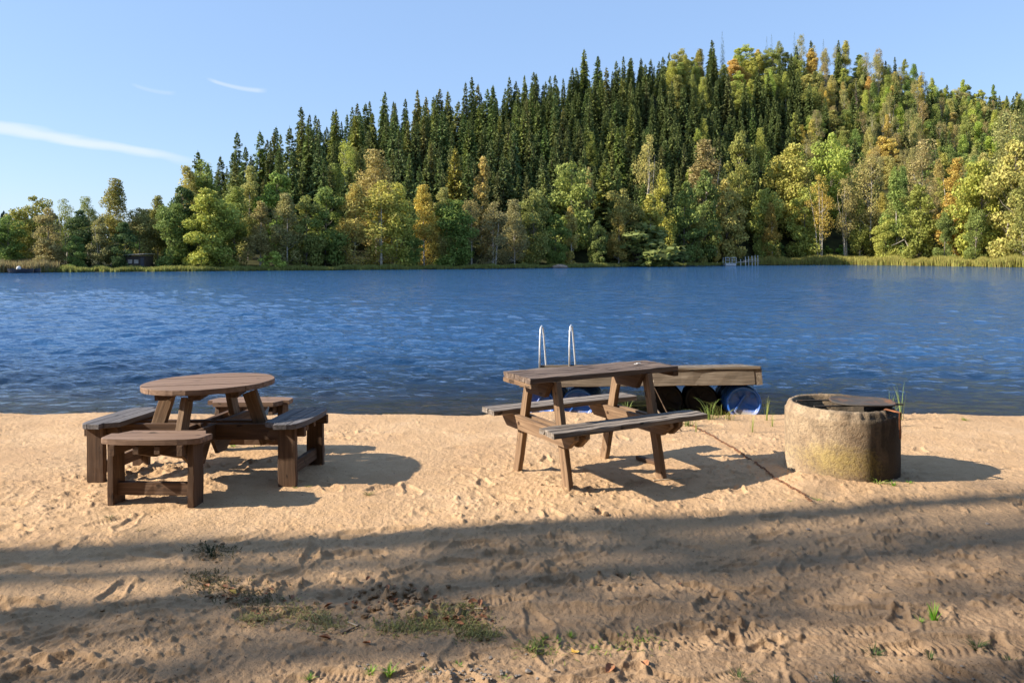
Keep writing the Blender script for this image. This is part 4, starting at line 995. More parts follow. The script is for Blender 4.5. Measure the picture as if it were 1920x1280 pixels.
# ---------------------------------------------------------------- round picnic table
M['bolt'] = simple('rusty_bolt', (0.25, 0.16, 0.11), 0.5, 0.8)
def round_table():
    o = empty('round_picnic_table', (-2.36, 5.84, 0.0), (R(-1.3), R(-1.2), R(-5.5)))
    tag(o, 'round brown wooden picnic table with four attached curved benches on the sand', 'picnic table')
    ht, r = 0.722, 0.488
    top = MB(); n = 7; pw = 2*r/n
    A = R(14)
    ax = (math.cos(A), math.sin(A), 0); ay = (-math.sin(A), math.cos(A), 0)
    for i in range(n):
        y0 = -r+i*pw+0.0025; y1 = y0+pw-0.005; out = []
        ys_l = np.linspace(y0, y1, 8)
        for y in ys_l: out.append((math.sqrt(max(r*r-y*y, 0)), y))
        for y in ys_l[::-1]: out.append((-math.sqrt(max(r*r-y*y, 0)), y))
        if out[0][0] < 0.02: out = out[1:-1]
        top.prism(out, (0, 0, ht-0.02+random.uniform(-0.0015, 0.0015)), ax, ay, (0, 0, 1), 0.04)
    top.build('tabletop', M['wood_round'], o)
    for yy in (-0.25, 0.0, 0.25):
        c = MB(); L = math.sqrt(r*r-yy*yy)-0.05
        p = Vector(ax)*0; a2 = Vector(ay); b2 = Vector(ax)
        c.board(b2*yy-a2*L+Vector((0, 0, ht-0.062)), b2*yy+a2*L+Vector((0, 0, ht-0.062)), 0.09, 0.042); c.build('batten', M['wood_leg'], o)
    # cross beams joining opposite benches, two on each side of the table legs
    for k in range(4):
        an = k*math.pi/2 - math.pi/2; d = Vector((math.cos(an), math.sin(an), 0)); s = Vector((-d.y, d.x, 0))
        L = 0.80
        for sg in (-1, 1):
            bm_ = MB(); z1, z0 = 0.405, 0.285
            bm_.prism([(0.0, z0-0.0), (L-0.22, z0), (L, z0+0.07), (L, z1), (0.0, z1)], s*sg*0.075+d*(0.02 if k % 2 else 0.055), d, (0, 0, 1), s, 0.042)
            bm_.build('beam', M['wood_leg'], o)
        # table leg, leaning outwards towards the bottom
        lg = MB(); lg.board(d*0.47+Vector((0, 0, 0.24)), d*0.33+Vector((0, 0, ht-0.083)), 0.105, 0.048, up=s); lg.build('leg', M['wood_leg2'], o)
        # diagonal strut under the beams
        st = MB(); st.prism([(0.05, 0.285), (0.52, 0.285), (0.30, 0.12), (0.16, 0.12)], s*0.028, d, (0, 0, 1), s, 0.03)
        if k in (0, 2): st.build('strut', M['wood_leg'], o)
        # bench
        bn = MB(); ro, hs = 0.875, 0.455; n3 = 3; rin = 0.565; w = (ro-rin)/3
        for j in range(3):
            a0 = rin+j*w+0.003; a1 = rin+(j+1)*w-0.003
            hl = [0.32, 0.37, 0.33][j]; out = []
            if j < 2: out = [(-hl+0.05, a0), (hl-0.05, a0), (hl, a1), (-hl, a1)] if j == 0 else [(-hl, a0), (hl, a0), (hl-0.01, a1), (-hl+0.01, a1)]
            else:
                out = [(-0.36, a0), (0.36, a0)] + [(0.355*math.cos(q), a0+0.012+(w-0.02)*math.sin(q)**0.7) for q in np.linspace(0.12, math.pi-0.12, 12)]
            bn.prism(out, (0, 0, hs-0.019+random.uniform(-0.001, 0.001)), s, d, (0, 0, 1), 0.038)
        bench = bn.build('bench', M[['wood_seat', 'wood_blue', 'wood_round', 'wood_blue'][k] if k != 0 else 'wood_round'], o)
        for sg in (-1, 1):
            l = MB(); base = d*0.745+s*sg*0.285
            l.board(base+Vector((0, 0, -0.06)), base+Vector((0, 0, hs-0.04)), 0.135, 0.045, up=s); l.build('leg', M['wood_leg'], bench)
            cc = MB(); cc.prism([(0.575, 0.345), (0.865, 0.345), (0.865, hs-0.04), (0.60, hs-0.04)], s*sg*0.24, d, (0, 0, 1), s, 0.04)
            cc.build('cleat', M['wood_leg'], bench)
        rl = MB(); rl.board(d*0.745-s*0.26+Vector((0, 0, 0.10)), d*0.745+s*0.26+Vector((0, 0, 0.10)), 0.04, 0.088); rl.build('rail', M['wood_leg'], bench)
    for (x, y) in ((-0.30, -0.098), (-0.38, -0.098)):
        b_ = MB(); b_.tube([(x, y, 0.34), (x, y-0.012, 0.34)], 0.011, 6); b_.build('bolt', M['bolt'], o)
    return o
round_table()

# ---------------------------------------------------------------- rectangular picnic table
def picnic_table():
    o = empty('picnic_table', (0.636, 5.89, 0.0), (0, R(0.5), 0.521))
    tag(o, 'long weathered brown picnic table with two attached benches in front of the dock', 'picnic table')
    L, W, Lb, ob, wb, ht, hb, xl, xr, fo = 1.404, 0.41, 1.415, 0.534, 0.209, 0.812, 0.485, -0.472, 0.391, 0.368
    top = MB(); n = 5; pw = W/n
    for i in range(n):
        y = -W/2+pw*(i+0.5); e = random.uniform(-0.004, 0.004)
        top.board((-L/2+e, y, ht-0.02), (L/2+random.uniform(-0.004, 0.004), y, ht-0.02), pw-0.007, 0.04, seg=14, jit=0.0014)
    top.build('tabletop', M['wood_top'], o)
    for x in (-L/2+0.028, L/2-0.028):
        c = MB(); c.board((x, -W/2, ht-0.059), (x, W/2, ht-0.059), 0.05, 0.036, seg=4); c.build('end_batten', M['wood_leg2'] if x < 0 else M['wood_leg'], o)
    for (sy, nm) in ((-1, 'near'), (1, 'far')):
        s = MB(); nb = 3 if sy < 0 else 2; w = wb/nb
        for i in range(nb):
            y = sy*(ob-w*(i+0.5)); s.board((-Lb/2+random.uniform(-0.006, 0.006), y, hb-0.019), (Lb/2+random.uniform(-0.006, 0.006), y, hb-0.019), w-0.006, 0.038, seg=14, jit=0.0014)
        s.build('bench_seat', M['wood_seat'], o)
    for x in (xl, xr):
        sx = 1 if x > 0 else -1
        for sy in (-1, 1):
            l = MB(); l.board((x, sy*(fo+0.008), -0.07), (x, sy*0.185, ht-0.045), 0.078, 0.045, up=(1, 0, 0)); l.build('leg', M['wood_leg2'], o)
        b_ = MB(); z1, z0 = ht-0.043, ht-0.16
        b_.prism([(-0.20, z1), (-0.13, z0), (0.13, z0), (0.20, z1)], (x-0.046, 0, 0), (0, 1, 0), (0, 0, 1), (1, 0, 0), 0.042); b_.build('top_support', M['wood_leg'], o)
        for dx in (-0.046, 0.046):
            c = MB(); z1, z0 = hb-0.04, hb-0.145
            c.prism([(-ob+0.01, z1), (-ob+0.01, z1-0.03), (-ob+0.10, z0), (ob-0.10, z0), (ob-0.01, z1-0.03), (ob-0.01, z1)], (x+dx, 0, 0), (0, 1, 0), (0, 0, 1), (1, 0, 0), 0.042)
            c.build('cross_beam', M['wood_leg2'], o)
        nl = MB()
        for i in range(n):
            for q in (-0.018, 0.018):
                yy = -W/2+pw*(i+0.5)+q; nl.tube([(x-0.046, yy, ht-0.002), (x-0.046, yy, ht+0.0012)], 0.0045, 6)
        nl.build('screw', M['bolt'], o)
        for sy in (-1, 1):
            for zz in (hb-0.09,):
                bb = MB(); bb.tube([(x-0.068, sy*(fo-0.13), zz), (x-0.075, sy*(fo-0.13), zz)], 0.011, 6); bb.build('bolt', M['bolt'], o)
    return o
picnic_table()
# small pale scrap on the table top
b = MB(); b.board((0, 0, 0), (0.028, 0.006, 0.004), 0.018, 0.014, seg=2); b.board((-0.022, 0.004, 0), (0.004, 0.0, 0.002), 0.012, 0.004, seg=1)
o = b.build('paper_scrap', M['white_paint']); o.location = (1.02, 6.10, 0.832-0.012); tag(o, 'small crumpled white scrap on the long picnic table', 'litter')

# ---------------------------------------------------------------- concrete fire ring
def ring_material():
    m, t, b = new_mat('stained_concrete')
    tc = t.nodes.new('ShaderNodeTexCoord'); P = tc.outputs['Object']
    sp = t.nodes.new('ShaderNodeSeparateXYZ'); t.links.new(P, sp.inputs[0])
    n1 = noise(t, P, 6, 6, 0.65); n2 = noise(t, P, 38, 4, 0.7); n3 = noise(t, mapping(t, P, (9, 9, 1.4)), 1, 4, 0.6)
    c = ramp(t, n1, [(0.32, (0.25, 0.175, 0.11)), (0.6, (0.43, 0.32, 0.205)), (0.8, (0.52, 0.41, 0.28))])
    c = mixc(t, ramp(t, n2, [(0.38, 0.6), (0.55, 0.0)]), c, (0.15, 0.12, 0.085))
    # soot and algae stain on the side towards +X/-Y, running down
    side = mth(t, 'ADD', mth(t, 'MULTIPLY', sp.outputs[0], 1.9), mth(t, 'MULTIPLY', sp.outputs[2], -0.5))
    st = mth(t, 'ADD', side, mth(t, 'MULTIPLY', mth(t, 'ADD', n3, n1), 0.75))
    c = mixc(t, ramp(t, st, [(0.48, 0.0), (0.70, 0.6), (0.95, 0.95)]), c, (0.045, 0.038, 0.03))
    # yellow lichen patch low on the front left
    dx = mth(t, 'MULTIPLY', mth(t, 'ADD', sp.outputs[0], 0.16), 4.2); dz = mth(t, 'MULTIPLY', mth(t, 'SUBTRACT', sp.outputs[2], 0.19), 7.5)
    dd = mth(t, 'ADD', mth(t, 'MULTIPLY', dx, dx), mth(t, 'MULTIPLY', dz, dz))
    li = mth(t, 'ADD', mth(t, 'MULTIPLY', dd, -0.32), mth(t, 'ADD', mth(t, 'MULTIPLY', n1, 0.8), mth(t, 'MULTIPLY', n2, 0.9)))
    c = mixc(t, ramp(t, li, [(0.42, 0.0), (0.95, 0.62)]), c, mixc(t, n2, (0.26, 0.19, 0.03), (0.42, 0.32, 0.08)))
    t.links.new(c, b.inputs['Base Color']); b.inputs['Roughness'].default_value = 0.9; b.inputs['Specular IOR Level'].default_value = 0.2
    bump(t, b, mth(t, 'ADD', n2, mth(t, 'MULTIPLY', noise(t, P, 110, 3, 0.7), 0.5)), 0.9, 0.012)
    return m
M['soot'] = simple('soot', (0.035, 0.03, 0.027), 0.95, 0, (0.015, 0.013, 0.012), 9, 0.02)
def rust_mat():
    m, t, b = new_mat('rusty_iron')
    tc = t.nodes.new('ShaderNodeTexCoord'); P = tc.outputs['Object']
    n = noise(t, P, 7, 5, 0.65); n2 = noise(t, P, 50, 3, 0.6)
    c = ramp(t, n, [(0.36, (0.06, 0.055, 0.05)), (0.54, (0.09, 0.07, 0.055)), (0.66, (0.22, 0.095, 0.04)), (0.8, (0.20, 0.085, 0.035))])
    t.links.new(mixc(t, mth(t, 'MULTIPLY', n2, 0.5), c, (0.05, 0.04, 0.03)), b.inputs['Base Color'])
    b.inputs['Roughness'].default_value = 0.75; b.inputs['Metallic'].default_value = 0.2
    bump(t, b, n2, 0.7, 0.004); return m
M['rust'] = rust_mat()
M['rust2'] = simple('bright_rust', (0.36, 0.13, 0.045), 0.85, 0.1, (0.16, 0.06, 0.025), 30, 0.003)
def fire_ring():
    o = empty('fire_ring', (2.635, 5.98, -0.03)); tag(o, 'round stained concrete fire ring with yellow lichen on the sand', 'fire pit')
    Ro, Ri, H = 0.424, 0.357, 0.56
    prof = [(Ro-0.004, -0.12), (Ro, 0.0), (Ro+0.002, 0.12), (Ro, 0.26), (Ro+0.001, 0.40), (Ro, 0.475), (Ro-0.002, 0.50), (Ro-0.018, 0.512), (Ro-0.022, 0.535), (Ro-0.032, H-0.006), (Ro-0.045, H), (Ri+0.012, H), (Ri, H-0.012), (Ri-0.002, 0.40), (Ri, 0.2), (Ri, 0.05)]
    n = 160; vs, fs = [], []
    for i in range(n):
        a = 2*math.pi*i/n
        ch = float(vnoise(np.array(math.cos(a)*9+20), np.array(math.sin(a)*9+20), 5))
        ch2 = float(vnoise(np.array(math.cos(a)*24+20), np.array(math.sin(a)*24+20), 6))
        # the raised lip is broken away at the right front
        gap = 1.0 if R(-62) < math.atan2(math.sin(a), math.cos(a)) < R(18) else 0.0
        for k, (r, z) in enumerate(prof):
            nn = float(vnoise(np.array(a*8.0), np.array(z*14.0+k), 9))*0.006
            rr, zz = r+nn*(1 if k < 11 else 0.6), z
            if 7 <= k <= 9: rr += min(0.010, max(-0.006, ch*0.022+ch2*0.014)); zz += ch2*0.008
            if k in (8, 9, 10) and gap: zz -= 0.022+ch2*0.01; rr -= 0.012
            if k in (10, 11): zz += ch2*0.006
            vs.append((rr*math.cos(a), rr*math.sin(a), zz))
    m = len(prof)
    for i in range(n):
        for k in range(m-1):
            a0 = i*m+k; b0 = ((i+1) % n)*m+k
            fs.append((a0, b0, b0+1, a0+1))
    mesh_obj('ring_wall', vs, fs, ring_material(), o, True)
    # ash and charcoal bed
    vs, fs = [(0, 0, 0.24)], []
    for j in range(1, 9):
        for i in range(40):
            a = 2*math.pi*i/40; r = Ri*1.0*j/8; vs.append((r*math.cos(a), r*math.sin(a), 0.22+0.05*float(vnoise(np.array(r*9*math.cos(a)), np.array(r*9*math.sin(a)), 3))))
    for i in range(40): fs.append((0, 1+i, 1+(i+1) % 40))
    for j in range(7):
        for i in range(40): fs.append((1+j*40+i, 1+(j+1)*40+i, 1+(j+1)*40+(i+1) % 40, 1+j*40+(i+1) % 40))
    mesh_obj('ash_bed', vs, fs, M['soot'], o, True)
    g = empty('grill_plate', (2.79, 5.95, 0.538), (R(-0.6), R(1.0), 0.2)); tag(g, 'blackened round iron plate with rusty centre on the concrete ring', 'grill')
    vs, fs = [], []; nn = 48
    pr = [(0.0, 0.006), (0.10, 0.006), (0.20, 0.005), (0.27, 0.006), (0.288, 0.014), (0.298, 0.012), (0.30, 0.0), (0.28, -0.003), (0.0, -0.003)]
    for i in range(nn):
        a = 2*math.pi*i/nn
        for (r, z) in pr: vs.append((r*math.cos(a)*0.84, r*math.sin(a)*0.76, z+(0.004*math.sin(a*3+1) if r > 0.05 else 0)))
    for i in range(nn):
        for k in range(len(pr)-1): a0 = i*len(pr)+k; b0 = ((i+1) % nn)*len(pr)+k; fs.append((a0, b0, b0+1, a0+1))
    mesh_obj('plate', vs, fs, M['rust'], g, True)
    for yy in (-0.12, 0.12):
        r_ = MB(); xl_ = math.sqrt(0.41**2-yy**2); r_.tube([(-xl_-0.08, yy+0.05, -0.012), (xl_-0.08, yy+0.05, -0.012)], 0.008, 6); r_.build('support_rod', M['rust'], g)
    h = MB(); x, y, z = 2.925, 5.655, 0.0
    # flat bar hooked over the rim and hanging down the outside
    d = Vector((x-2.645, y-6.04, 0)).normalized(); s = Vector((-d.y, d.x, 0)); c = Vector((2.645, 5.98, -0.005))
    h.board(c+d*0.345+Vector((0, 0, 0.536)), c+d*0.464+Vector((0, 0, 0.530)), 0.034, 0.006, seg=3)
    h.board(c+d*0.458+Vector((0, 0, 0.532)), c+d*0.460+Vector((0, 0, 0.335)), 0.028, 0.005, up=d, seg=4)
    o2 = h.build('hook_bar', M['rust2']); tag(o2, 'rusty flat iron bar hooked over the front of the concrete ring', 'iron bar')
fire_ring()

# ---------------------------------------------------------------- floating dock pulled up on the shore
def blue_mat():
    m, t, b = new_mat('blue_plastic')
    tc = t.nodes.new('ShaderNodeTexCoord'); P = tc.outputs['Object']
    sp = t.nodes.new('ShaderNodeSeparateXYZ'); t.links.new(P, sp.inputs[0])
    n = noise(t, P, 9, 4, 0.6); n2 = noise(t, P, 60, 3, 0.6)
    c = mixc(t, ramp(t, n, [(0.4, 0.0), (0.7, 0.3)]), (0.012, 0.085, 0.36), (0.04, 0.17, 0.50))
    dirt = mth(t, 'ADD', mth(t, 'MULTIPLY', sp.outputs[2], -9.0), mth(t, 'MULTIPLY', n, 1.7))
    c = mixc(t, ramp(t, dirt, [(1.35, 0.0), (1.75, 0.6), (2.0, 0.95)]) if False else ramp(t, mth(t, 'MULTIPLY', dirt, 0.4), [(0.62, 0.0), (0.86, 0.92)]), c, mixc(t, n2, (0.30, 0.26, 0.20), (0.46, 0.41, 0.33)))
    t.links.new(c, b.inputs['Base Color']); b.inputs['Roughness'].default_value = 0.42
    return m
M['blue'] = blue_mat()
M['steel'] = simple('galvanised_steel', (0.78, 0.78, 0.78), 0.35, 0.55, (0.6, 0.6, 0.6), 12)
M['void_black'] = simple('void_shade_black', (0.012, 0.012, 0.014), 0.6, 0, (0.008, 0.008, 0.01), 6)
def barrel_mesh(parent, x, y0, y1, zc, r, mat=None):
    mat = mat or M['blue']
    prof = []
    L = y1-y0
    for (u, rr) in [(0.045, 0.0), (0.045, 0.70), (0.02, 0.82), (0.0, 0.86), (0.0, 0.93), (0.03, 0.985), (0.08, 1.0), (0.27, 1.0), (0.29, 1.035), (0.32, 1.035), (0.34, 1.0), (0.66, 1.0), (0.68, 1.035), (0.71, 1.035), (0.73, 1.0), (0.92, 1.0), (0.97, 0.985), (1.0, 0.93), (1.0, 0.86), (0.98, 0.82), (0.955, 0.7), (0.955, 0.0)]:
        prof.append((u*L, rr*r))
    n = 36; vs, fs = [], []
    for i in range(n):
        a = 2*math.pi*i/n
        for (u, rr) in prof:
            # moulded step across the head
            dd = 0.022 if (u < 0.06*L and rr < 0.75*r and rr > 0 and math.sin(a+0.7) > 0.25) else 0
            vs.append((rr*math.cos(a), u+dd, rr*math.sin(a)))
    m = len(prof)
    for i in range(n):
        for k in range(m-1): a0 = i*m+k; b0 = ((i+1) % n)*m+k; fs.append((a0, a0+1, b0+1, b0))
    o = mesh_obj('barrel_float', vs, fs, mat, parent, True); o.location = (x, y0, zc); o.rotation_euler = (0, random.uniform(0, 1)*0, 0)
    c = MB(); c.tube([(0.10, 0.02, 0.08), (0.10, -0.012+0.045, 0.08)], 0.03, 12); c.build('bung', mat, o)
    rb = MB(); rb.board((-0.115, 0.03, -0.10), (0.02, 0.03, 0.10), 0.022, 0.03, up=(0, 1, 0), seg=2); rb.board((-0.115, 0.03, -0.10), (-0.02, 0.03, -0.17), 0.022, 0.03, up=(0, 1, 0), seg=2); rb.build('moulded_rib', mat, o)
    return o
def dock():
    FL = Vector((0.092, 9.2, 0.294)); FR = Vector((2.91, 8.7, 0.414)); BL = Vector((0.55, 11.2, 0.035))
    X = (FR-FL).normalized(); Yv = (BL-FL); Yv = (Yv-X*Yv.dot(X)).normalized(); Z = X.cross(Yv)
    Lx = (FR-FL).length; D = 1.95
    mt = Matrix((X, Yv, Z)).transposed().to_4x4(); mt.translation = FL
    o = empty('floating_dock', FL); o.rotation_euler = mt.to_euler()
    tag(o, 'weathered wooden swimming dock on blue barrels, beached behind the long picnic table', 'dock')
    d = MB(); n = 20
    for i in range(n):
        x0 = i*Lx/n
        d.board((x0+Lx/n/2, 0.03, -0.014+random.uniform(-0.002, 0.002)), (x0+Lx/n/2, D, -0.014), Lx/n-0.006, 0.028, seg=2)
    d.build('deck', M['wood_dock'], o)
    f = MB(); f.board((0.0, 0.012, -0.12), (Lx-0.09, 0.012, -0.12), 0.045, 0.178, seg=20, jit=0.0025); f.build('front_board', M['wood_dock'], o)
    t_ = MB(); t_.board((0, 0.0, -0.012), (Lx-0.02, 0.0, -0.012), 0.06, 0.030, seg=16, jit=0.002); t_.build('edge_strip', M['wood_dock'], o)
    for x in (0.025, Lx-0.03):
        s = MB(); s.board((x, 0.04, -0.12), (x, D, -0.12), 0.045, 0.178, seg=4); s.build('side_board', M['wood_dock'], o)
    e = MB(); e.board((Lx-0.045, -0.002, -0.12), (Lx-0.045, 0.06, -0.12), 0.085, 0.185, seg=1); e.build('corner_post', M['wood_dock'], o)
    s = MB(); s.board((0.05, D+0.022, -0.12), (Lx-0.05, D+0.022, -0.12), 0.045, 0.178, seg=4); s.build('back_board', M['wood_dock'], o)
    s = MB(); s.board((0.0, D-0.05, 0.016), (0.62, D-0.05, 0.016), 0.10, 0.032, seg=2); s.build('ladder_plate', M['wood_dock'], o)
    for x in (0.22, 0.70, 2.66):
        barrel_mesh(o, x, 0.13, 0.99, -0.428, 0.205)
        barrel_mesh(o, x, 1.02, 1.90, -0.428, 0.205)
    for x in (1.78, 2.21):  # added black barrels stand in for the shade under the deck
        barrel_mesh(o, x, 0.75, 1.06, -0.428, 0.205, M['void_black']); barrel_mesh(o, x, 1.08, 1.90, -0.428, 0.205, M['void_black'])
    # two tall hoop hand rails of the bathing ladder
    for px in (0.02, 0.46):
        h = MB(); pts = []
        for (yy, zz) in [(-0.10, -0.02), (-0.075, 0.30), (-0.05, 0.50), (-0.03, 0.585), (0.0, 0.61), (0.03, 0.585), (0.05, 0.50), (0.08, 0.25), (0.12, -0.1), (0.16, -0.55)]:
            pts.append((px+yy*0.34, D-0.02+yy, zz))
        h.tube(pts, 0.014, 10); h.build('handrail', M['steel'], o, True)
    l = MB()
    for zz in (-0.35, -0.6): l.board((0.02, D+0.16, zz), (0.46, D+0.16, zz), 0.05, 0.025, seg=2)
    l.build('ladder_rung', M['steel'], o)
    return o
dock()
# chain from the dock across the sand
def chain():
    pts = [(1262, 792), (1298, 800), (1330, 818), (1380, 848), (1420, 875), (1461, 903), (1495, 921), (1528, 941)]
    P = [ground_at(*p) for p in pts]
    dense = []
    for a, b_ in zip(P[:-1], P[1:]):
        k = max(2, int((b_-a).length/0.01))
        for i in range(k): dense.append(a.lerp(b_, i/k))
    mb = MB(); step = 0.034; acc = 0; last = dense[0]; i = 0
    for p in dense[1:]:
        if (p-last).length >= step:
            d = (p-last).normalized(); c = (p+last)/2; c.z = beach_z(c.x, c.y)+0.010; up = Vector((0, 0, 1)); sd = d.cross(up).normalized()
            if i % 2: sd = (sd*0.35+up*0.9).normalized()
            loop = [c+d*0.022*math.cos(q)+sd*0.010*math.sin(q) for q in np.linspace(0, 2*math.pi, 9)]
            mb.tube(loop, 0.0036, 5, False); last = p; i += 1
    o = mb.build('chain', simple('brown_rust', (0.24, 0.11, 0.05), 0.85, 0.1, (0.10, 0.05, 0.03), 30), smooth=True); tag(o, 'rusty iron chain lying across the sand between dock and fire ring', 'chain')
chain()

# ---------------------------------------------------------------- grass, sticks, leaves and stones on the beach
def tuft_mesh(name, seed, n, h, spread, width, droop=0.5):
    rd = random.Random(seed); vs, fs = [], []
    for k in range(n):
        an = rd.uniform(0, 6.28); r0 = spread*rd.random()*0.4; hh = h*rd.uniform(0.45, 1.0); ln = spread*rd.uniform(0.3, 1.2)
        p = Vector((math.cos(an)*r0, math.sin(an)*r0, -0.01)); d = Vector((math.cos(an), math.sin(an), 0)); s = Vector((-d.y, d.x, 0)); w = width*rd.uniform(0.6, 1.2)
        b0 = len(vs); m = 5
        for i in range(m+1):
            t = i/m; q = p + d*ln*t*t + Vector((0, 0, hh*(t-droop*0.5*t**3)))
            ww = w*(1-t**1.5)+0.0003
            vs += [q-s*ww, q+s*ww]
        for i in range(m): a = b0+2*i; fs.append((a, a+1, a+3, a+2))
    me = bpy.data.meshes.new(name); me.from_pydata(vs, [], fs); me.update(); me.materials.append(M['blades']); return me
TM = {'small': [tuft_mesh('grass_tuft', 1, 26, 0.05, 0.035, 0.0022), tuft_mesh('grass_tuft', 2, 20, 0.035, 0.03, 0.002), tuft_mesh('grass_tuft', 3, 34, 0.045, 0.05, 0.0022)],
      'upright': [tuft_mesh('grass_tuft', 4, 46, 0.115, 0.04, 0.0022, 0.2)], 'tall': [tuft_mesh('grass_tuft', 5, 26, 0.42, 0.22, 0.005, 0.7), tuft_mesh('grass_tuft', 6, 18, 0.34, 0.26, 0.005, 0.8), tuft_mesh('grass_tuft', 7, 9, 0.30, 0.10, 0.003, 0.2)]}
def tuft(px, py, kind, var, s, c, lab, group=None, dz=0.0):
    g = spot(px, py); o = bpy.data.objects.new('grass_tuft', TM[kind][var]); link(o); o.location = g+Vector((0, 0, dz)); o.scale = (s, s, s); o.rotation_euler = (0, 0, random.uniform(0, 6.28)); o.color = (*c, 1)
    return tag(o, lab, 'grass', group)
LG, DG, YG = (0.20, 0.34, 0.04), (0.08, 0.11, 0.035), (0.30, 0.32, 0.08)
tuft(1752, 1157, 'upright', 0, 1.0, (0.16, 0.36, 0.03), 'bright green upright grass tuft alone on the sand at the lower right')
tuft(1724, 1160, 'small', 0, 0.9, LG, 'little light green tuft just left of the upright tuft')
tuft(1648, 912, 'small', 2, 1.6, (0.24, 0.30, 0.06), 'yellow green grass at the foot of the concrete ring, in front', dz=0.0)
tuft(1632, 908, 'tall', 2, 0.5, (0.22, 0.26, 0.07), 'thin taller blades against the concrete ring\'s front')
tuft(1675, 915, 'small', 0, 1.2, LG, 'small grass tuft right of the grass under the ring')
tuft(1706, 908, 'small', 1, 1.1, LG, 'tiny tuft in the concrete ring\'s shadow')
tuft(1290, 800, 'tall', 0, 0.7, (0.20, 0.25, 0.08), 'tall arching grass clump behind the end of the near bench')
tuft(1330, 786, 'tall', 0, 0.85, (0.22, 0.30, 0.08), 'tall arching grass clump before the dark space under the dock')
tuft(1352, 784, 'tall', 1, 0.8, YG, 'yellowish grass clump left of the right blue barrel')
tuft(1366, 786, 'tall', 1, 0.7, (0.28, 0.28, 0.05), 'short grass clump touching the right blue barrel')
tuft(1175, 782, 'tall', 0, 0.7, (0.20, 0.25, 0.08), 'grass clump seen through the legs of the long picnic table')
tuft(1305, 812, 'tall', 2, 0.6, YG, 'thin grass where the chain reaches the dock')
tuft(1410, 812, 'tall', 2, 0.9, YG, 'thin single grass stalks right of the blue barrel')
tuft(1437, 787, 'tall', 2, 1.1, YG, 'two tall thin stalks left of the concrete ring')
tuft(1448, 800, 'tall', 2, 0.7, YG, 'bent dry stalks close to the left side of the concrete ring')
tuft(1668, 802, 'tall', 2, 1.4, (0.24, 0.34, 0.08), 'tall green reed stems standing behind the concrete ring')
tuft(1690, 790, 'tall', 2, 1.7, (0.24, 0.30, 0.10), 'thin reed stems at the water right behind the concrete ring')
tuft(1808, 791, 'small', 2, 1.4, YG, 'low grass at the waterline right of the fire ring')
for (px, py, v, s, c, lab) in [(408, 838, 0, 1.1, LG, 'green tuft under the round table beside its back bench leg'), (436, 840, 2, 1.2, LG, 'green tuft under the round table, between its beams'), (478, 842, 1, 1.1, LG, 'pale tuft under the round table near the right bench'),
        (552, 918, 1, 0.9, YG, 'tiny tuft at the foot of the right round table bench'), (578, 916, 1, 0.8, YG, 'second tiny tuft right of the right bench leg'),
        (205, 975, 2, 0.9, DG, 'dark little weed in front of the left round table bench'), (262, 998, 1, 0.9, DG, 'dark tiny weed below the near round table bench'),
        (690, 932, 2, 1.0, (0.2, 0.2, 0.06), 'low dry weed between the two tables'), (1115, 930, 1, 0.7, YG, 'tiny weed before the long picnic table'),
        (1532, 932, 2, 1.0, LG, 'low tuft at the near end of the chain'), (1570, 938, 1, 1.2, LG, 'small tuft right of the end of the chain'), (1480, 935, 1, 0.6, LG, 'tiny sprig left of the end of the chain'),
        (395, 1040, 2, 1.7, (0.03, 0.045, 0.02), 'dark moss clump left of the middle'), (695, 1262, 0, 1.0, LG, 'bright tuft at the bottom edge, left of a pair'), (730, 1262, 0, 1.2, LG, 'bright tuft at the bottom edge, right of a pair'),
        (577, 1272, 1, 1.0, LG, 'tiny tuft at the bottom edge under the weed patches'), (1070, 1185, 0, 0.8, LG, 'small green sprout left of the yellow leaf'), (1018, 1187, 1, 0.9, LG, 'small green sprout right of the weed patch'),
        (1000, 1215, 2, 1.2, (0.16, 0.19, 0.06), 'flat dull weed below the right weed patch'), (1045, 1195, 1, 0.8, LG, 'tiny sprout between weed and yellow leaf'), (1115, 1208, 1, 0.8, LG, 'tiny sprout right of the yellow leaf'),
        (1637, 1212, 2, 1.2, DG, 'dark flat weed below the upright tuft'), (1745, 1232, 0, 1.0, DG, 'dark thin tuft near the lower right corner'), (1833, 1205, 2, 1.2, DG, 'dark weed at the right below the upright tuft'),
        (1895, 1228, 2, 1.0, DG, 'dark weed by the right edge'), (1385, 1265, 2, 1.1, DG, 'dark weed at the bottom edge beside the tyre track'), (1565, 1268, 0, 1.0, DG, 'dark tuft between the tyre marks at the bottom'),
        (1180, 1075, 1, 1.0, DG, 'dark sprig by the clods in the middle'), (795, 1255, 1, 0.8, LG, 'tiny yellowish sprout among the bottom pebbles'), (860, 1240, 1, 0.8, LG, 'tiny yellowish sprout above the bottom pebbles'), (945, 1268, 1, 0.9, LG, 'tiny sprout at the bottom edge in the middle')]:
    tuft(px, py, 'small', v, s, c, lab)

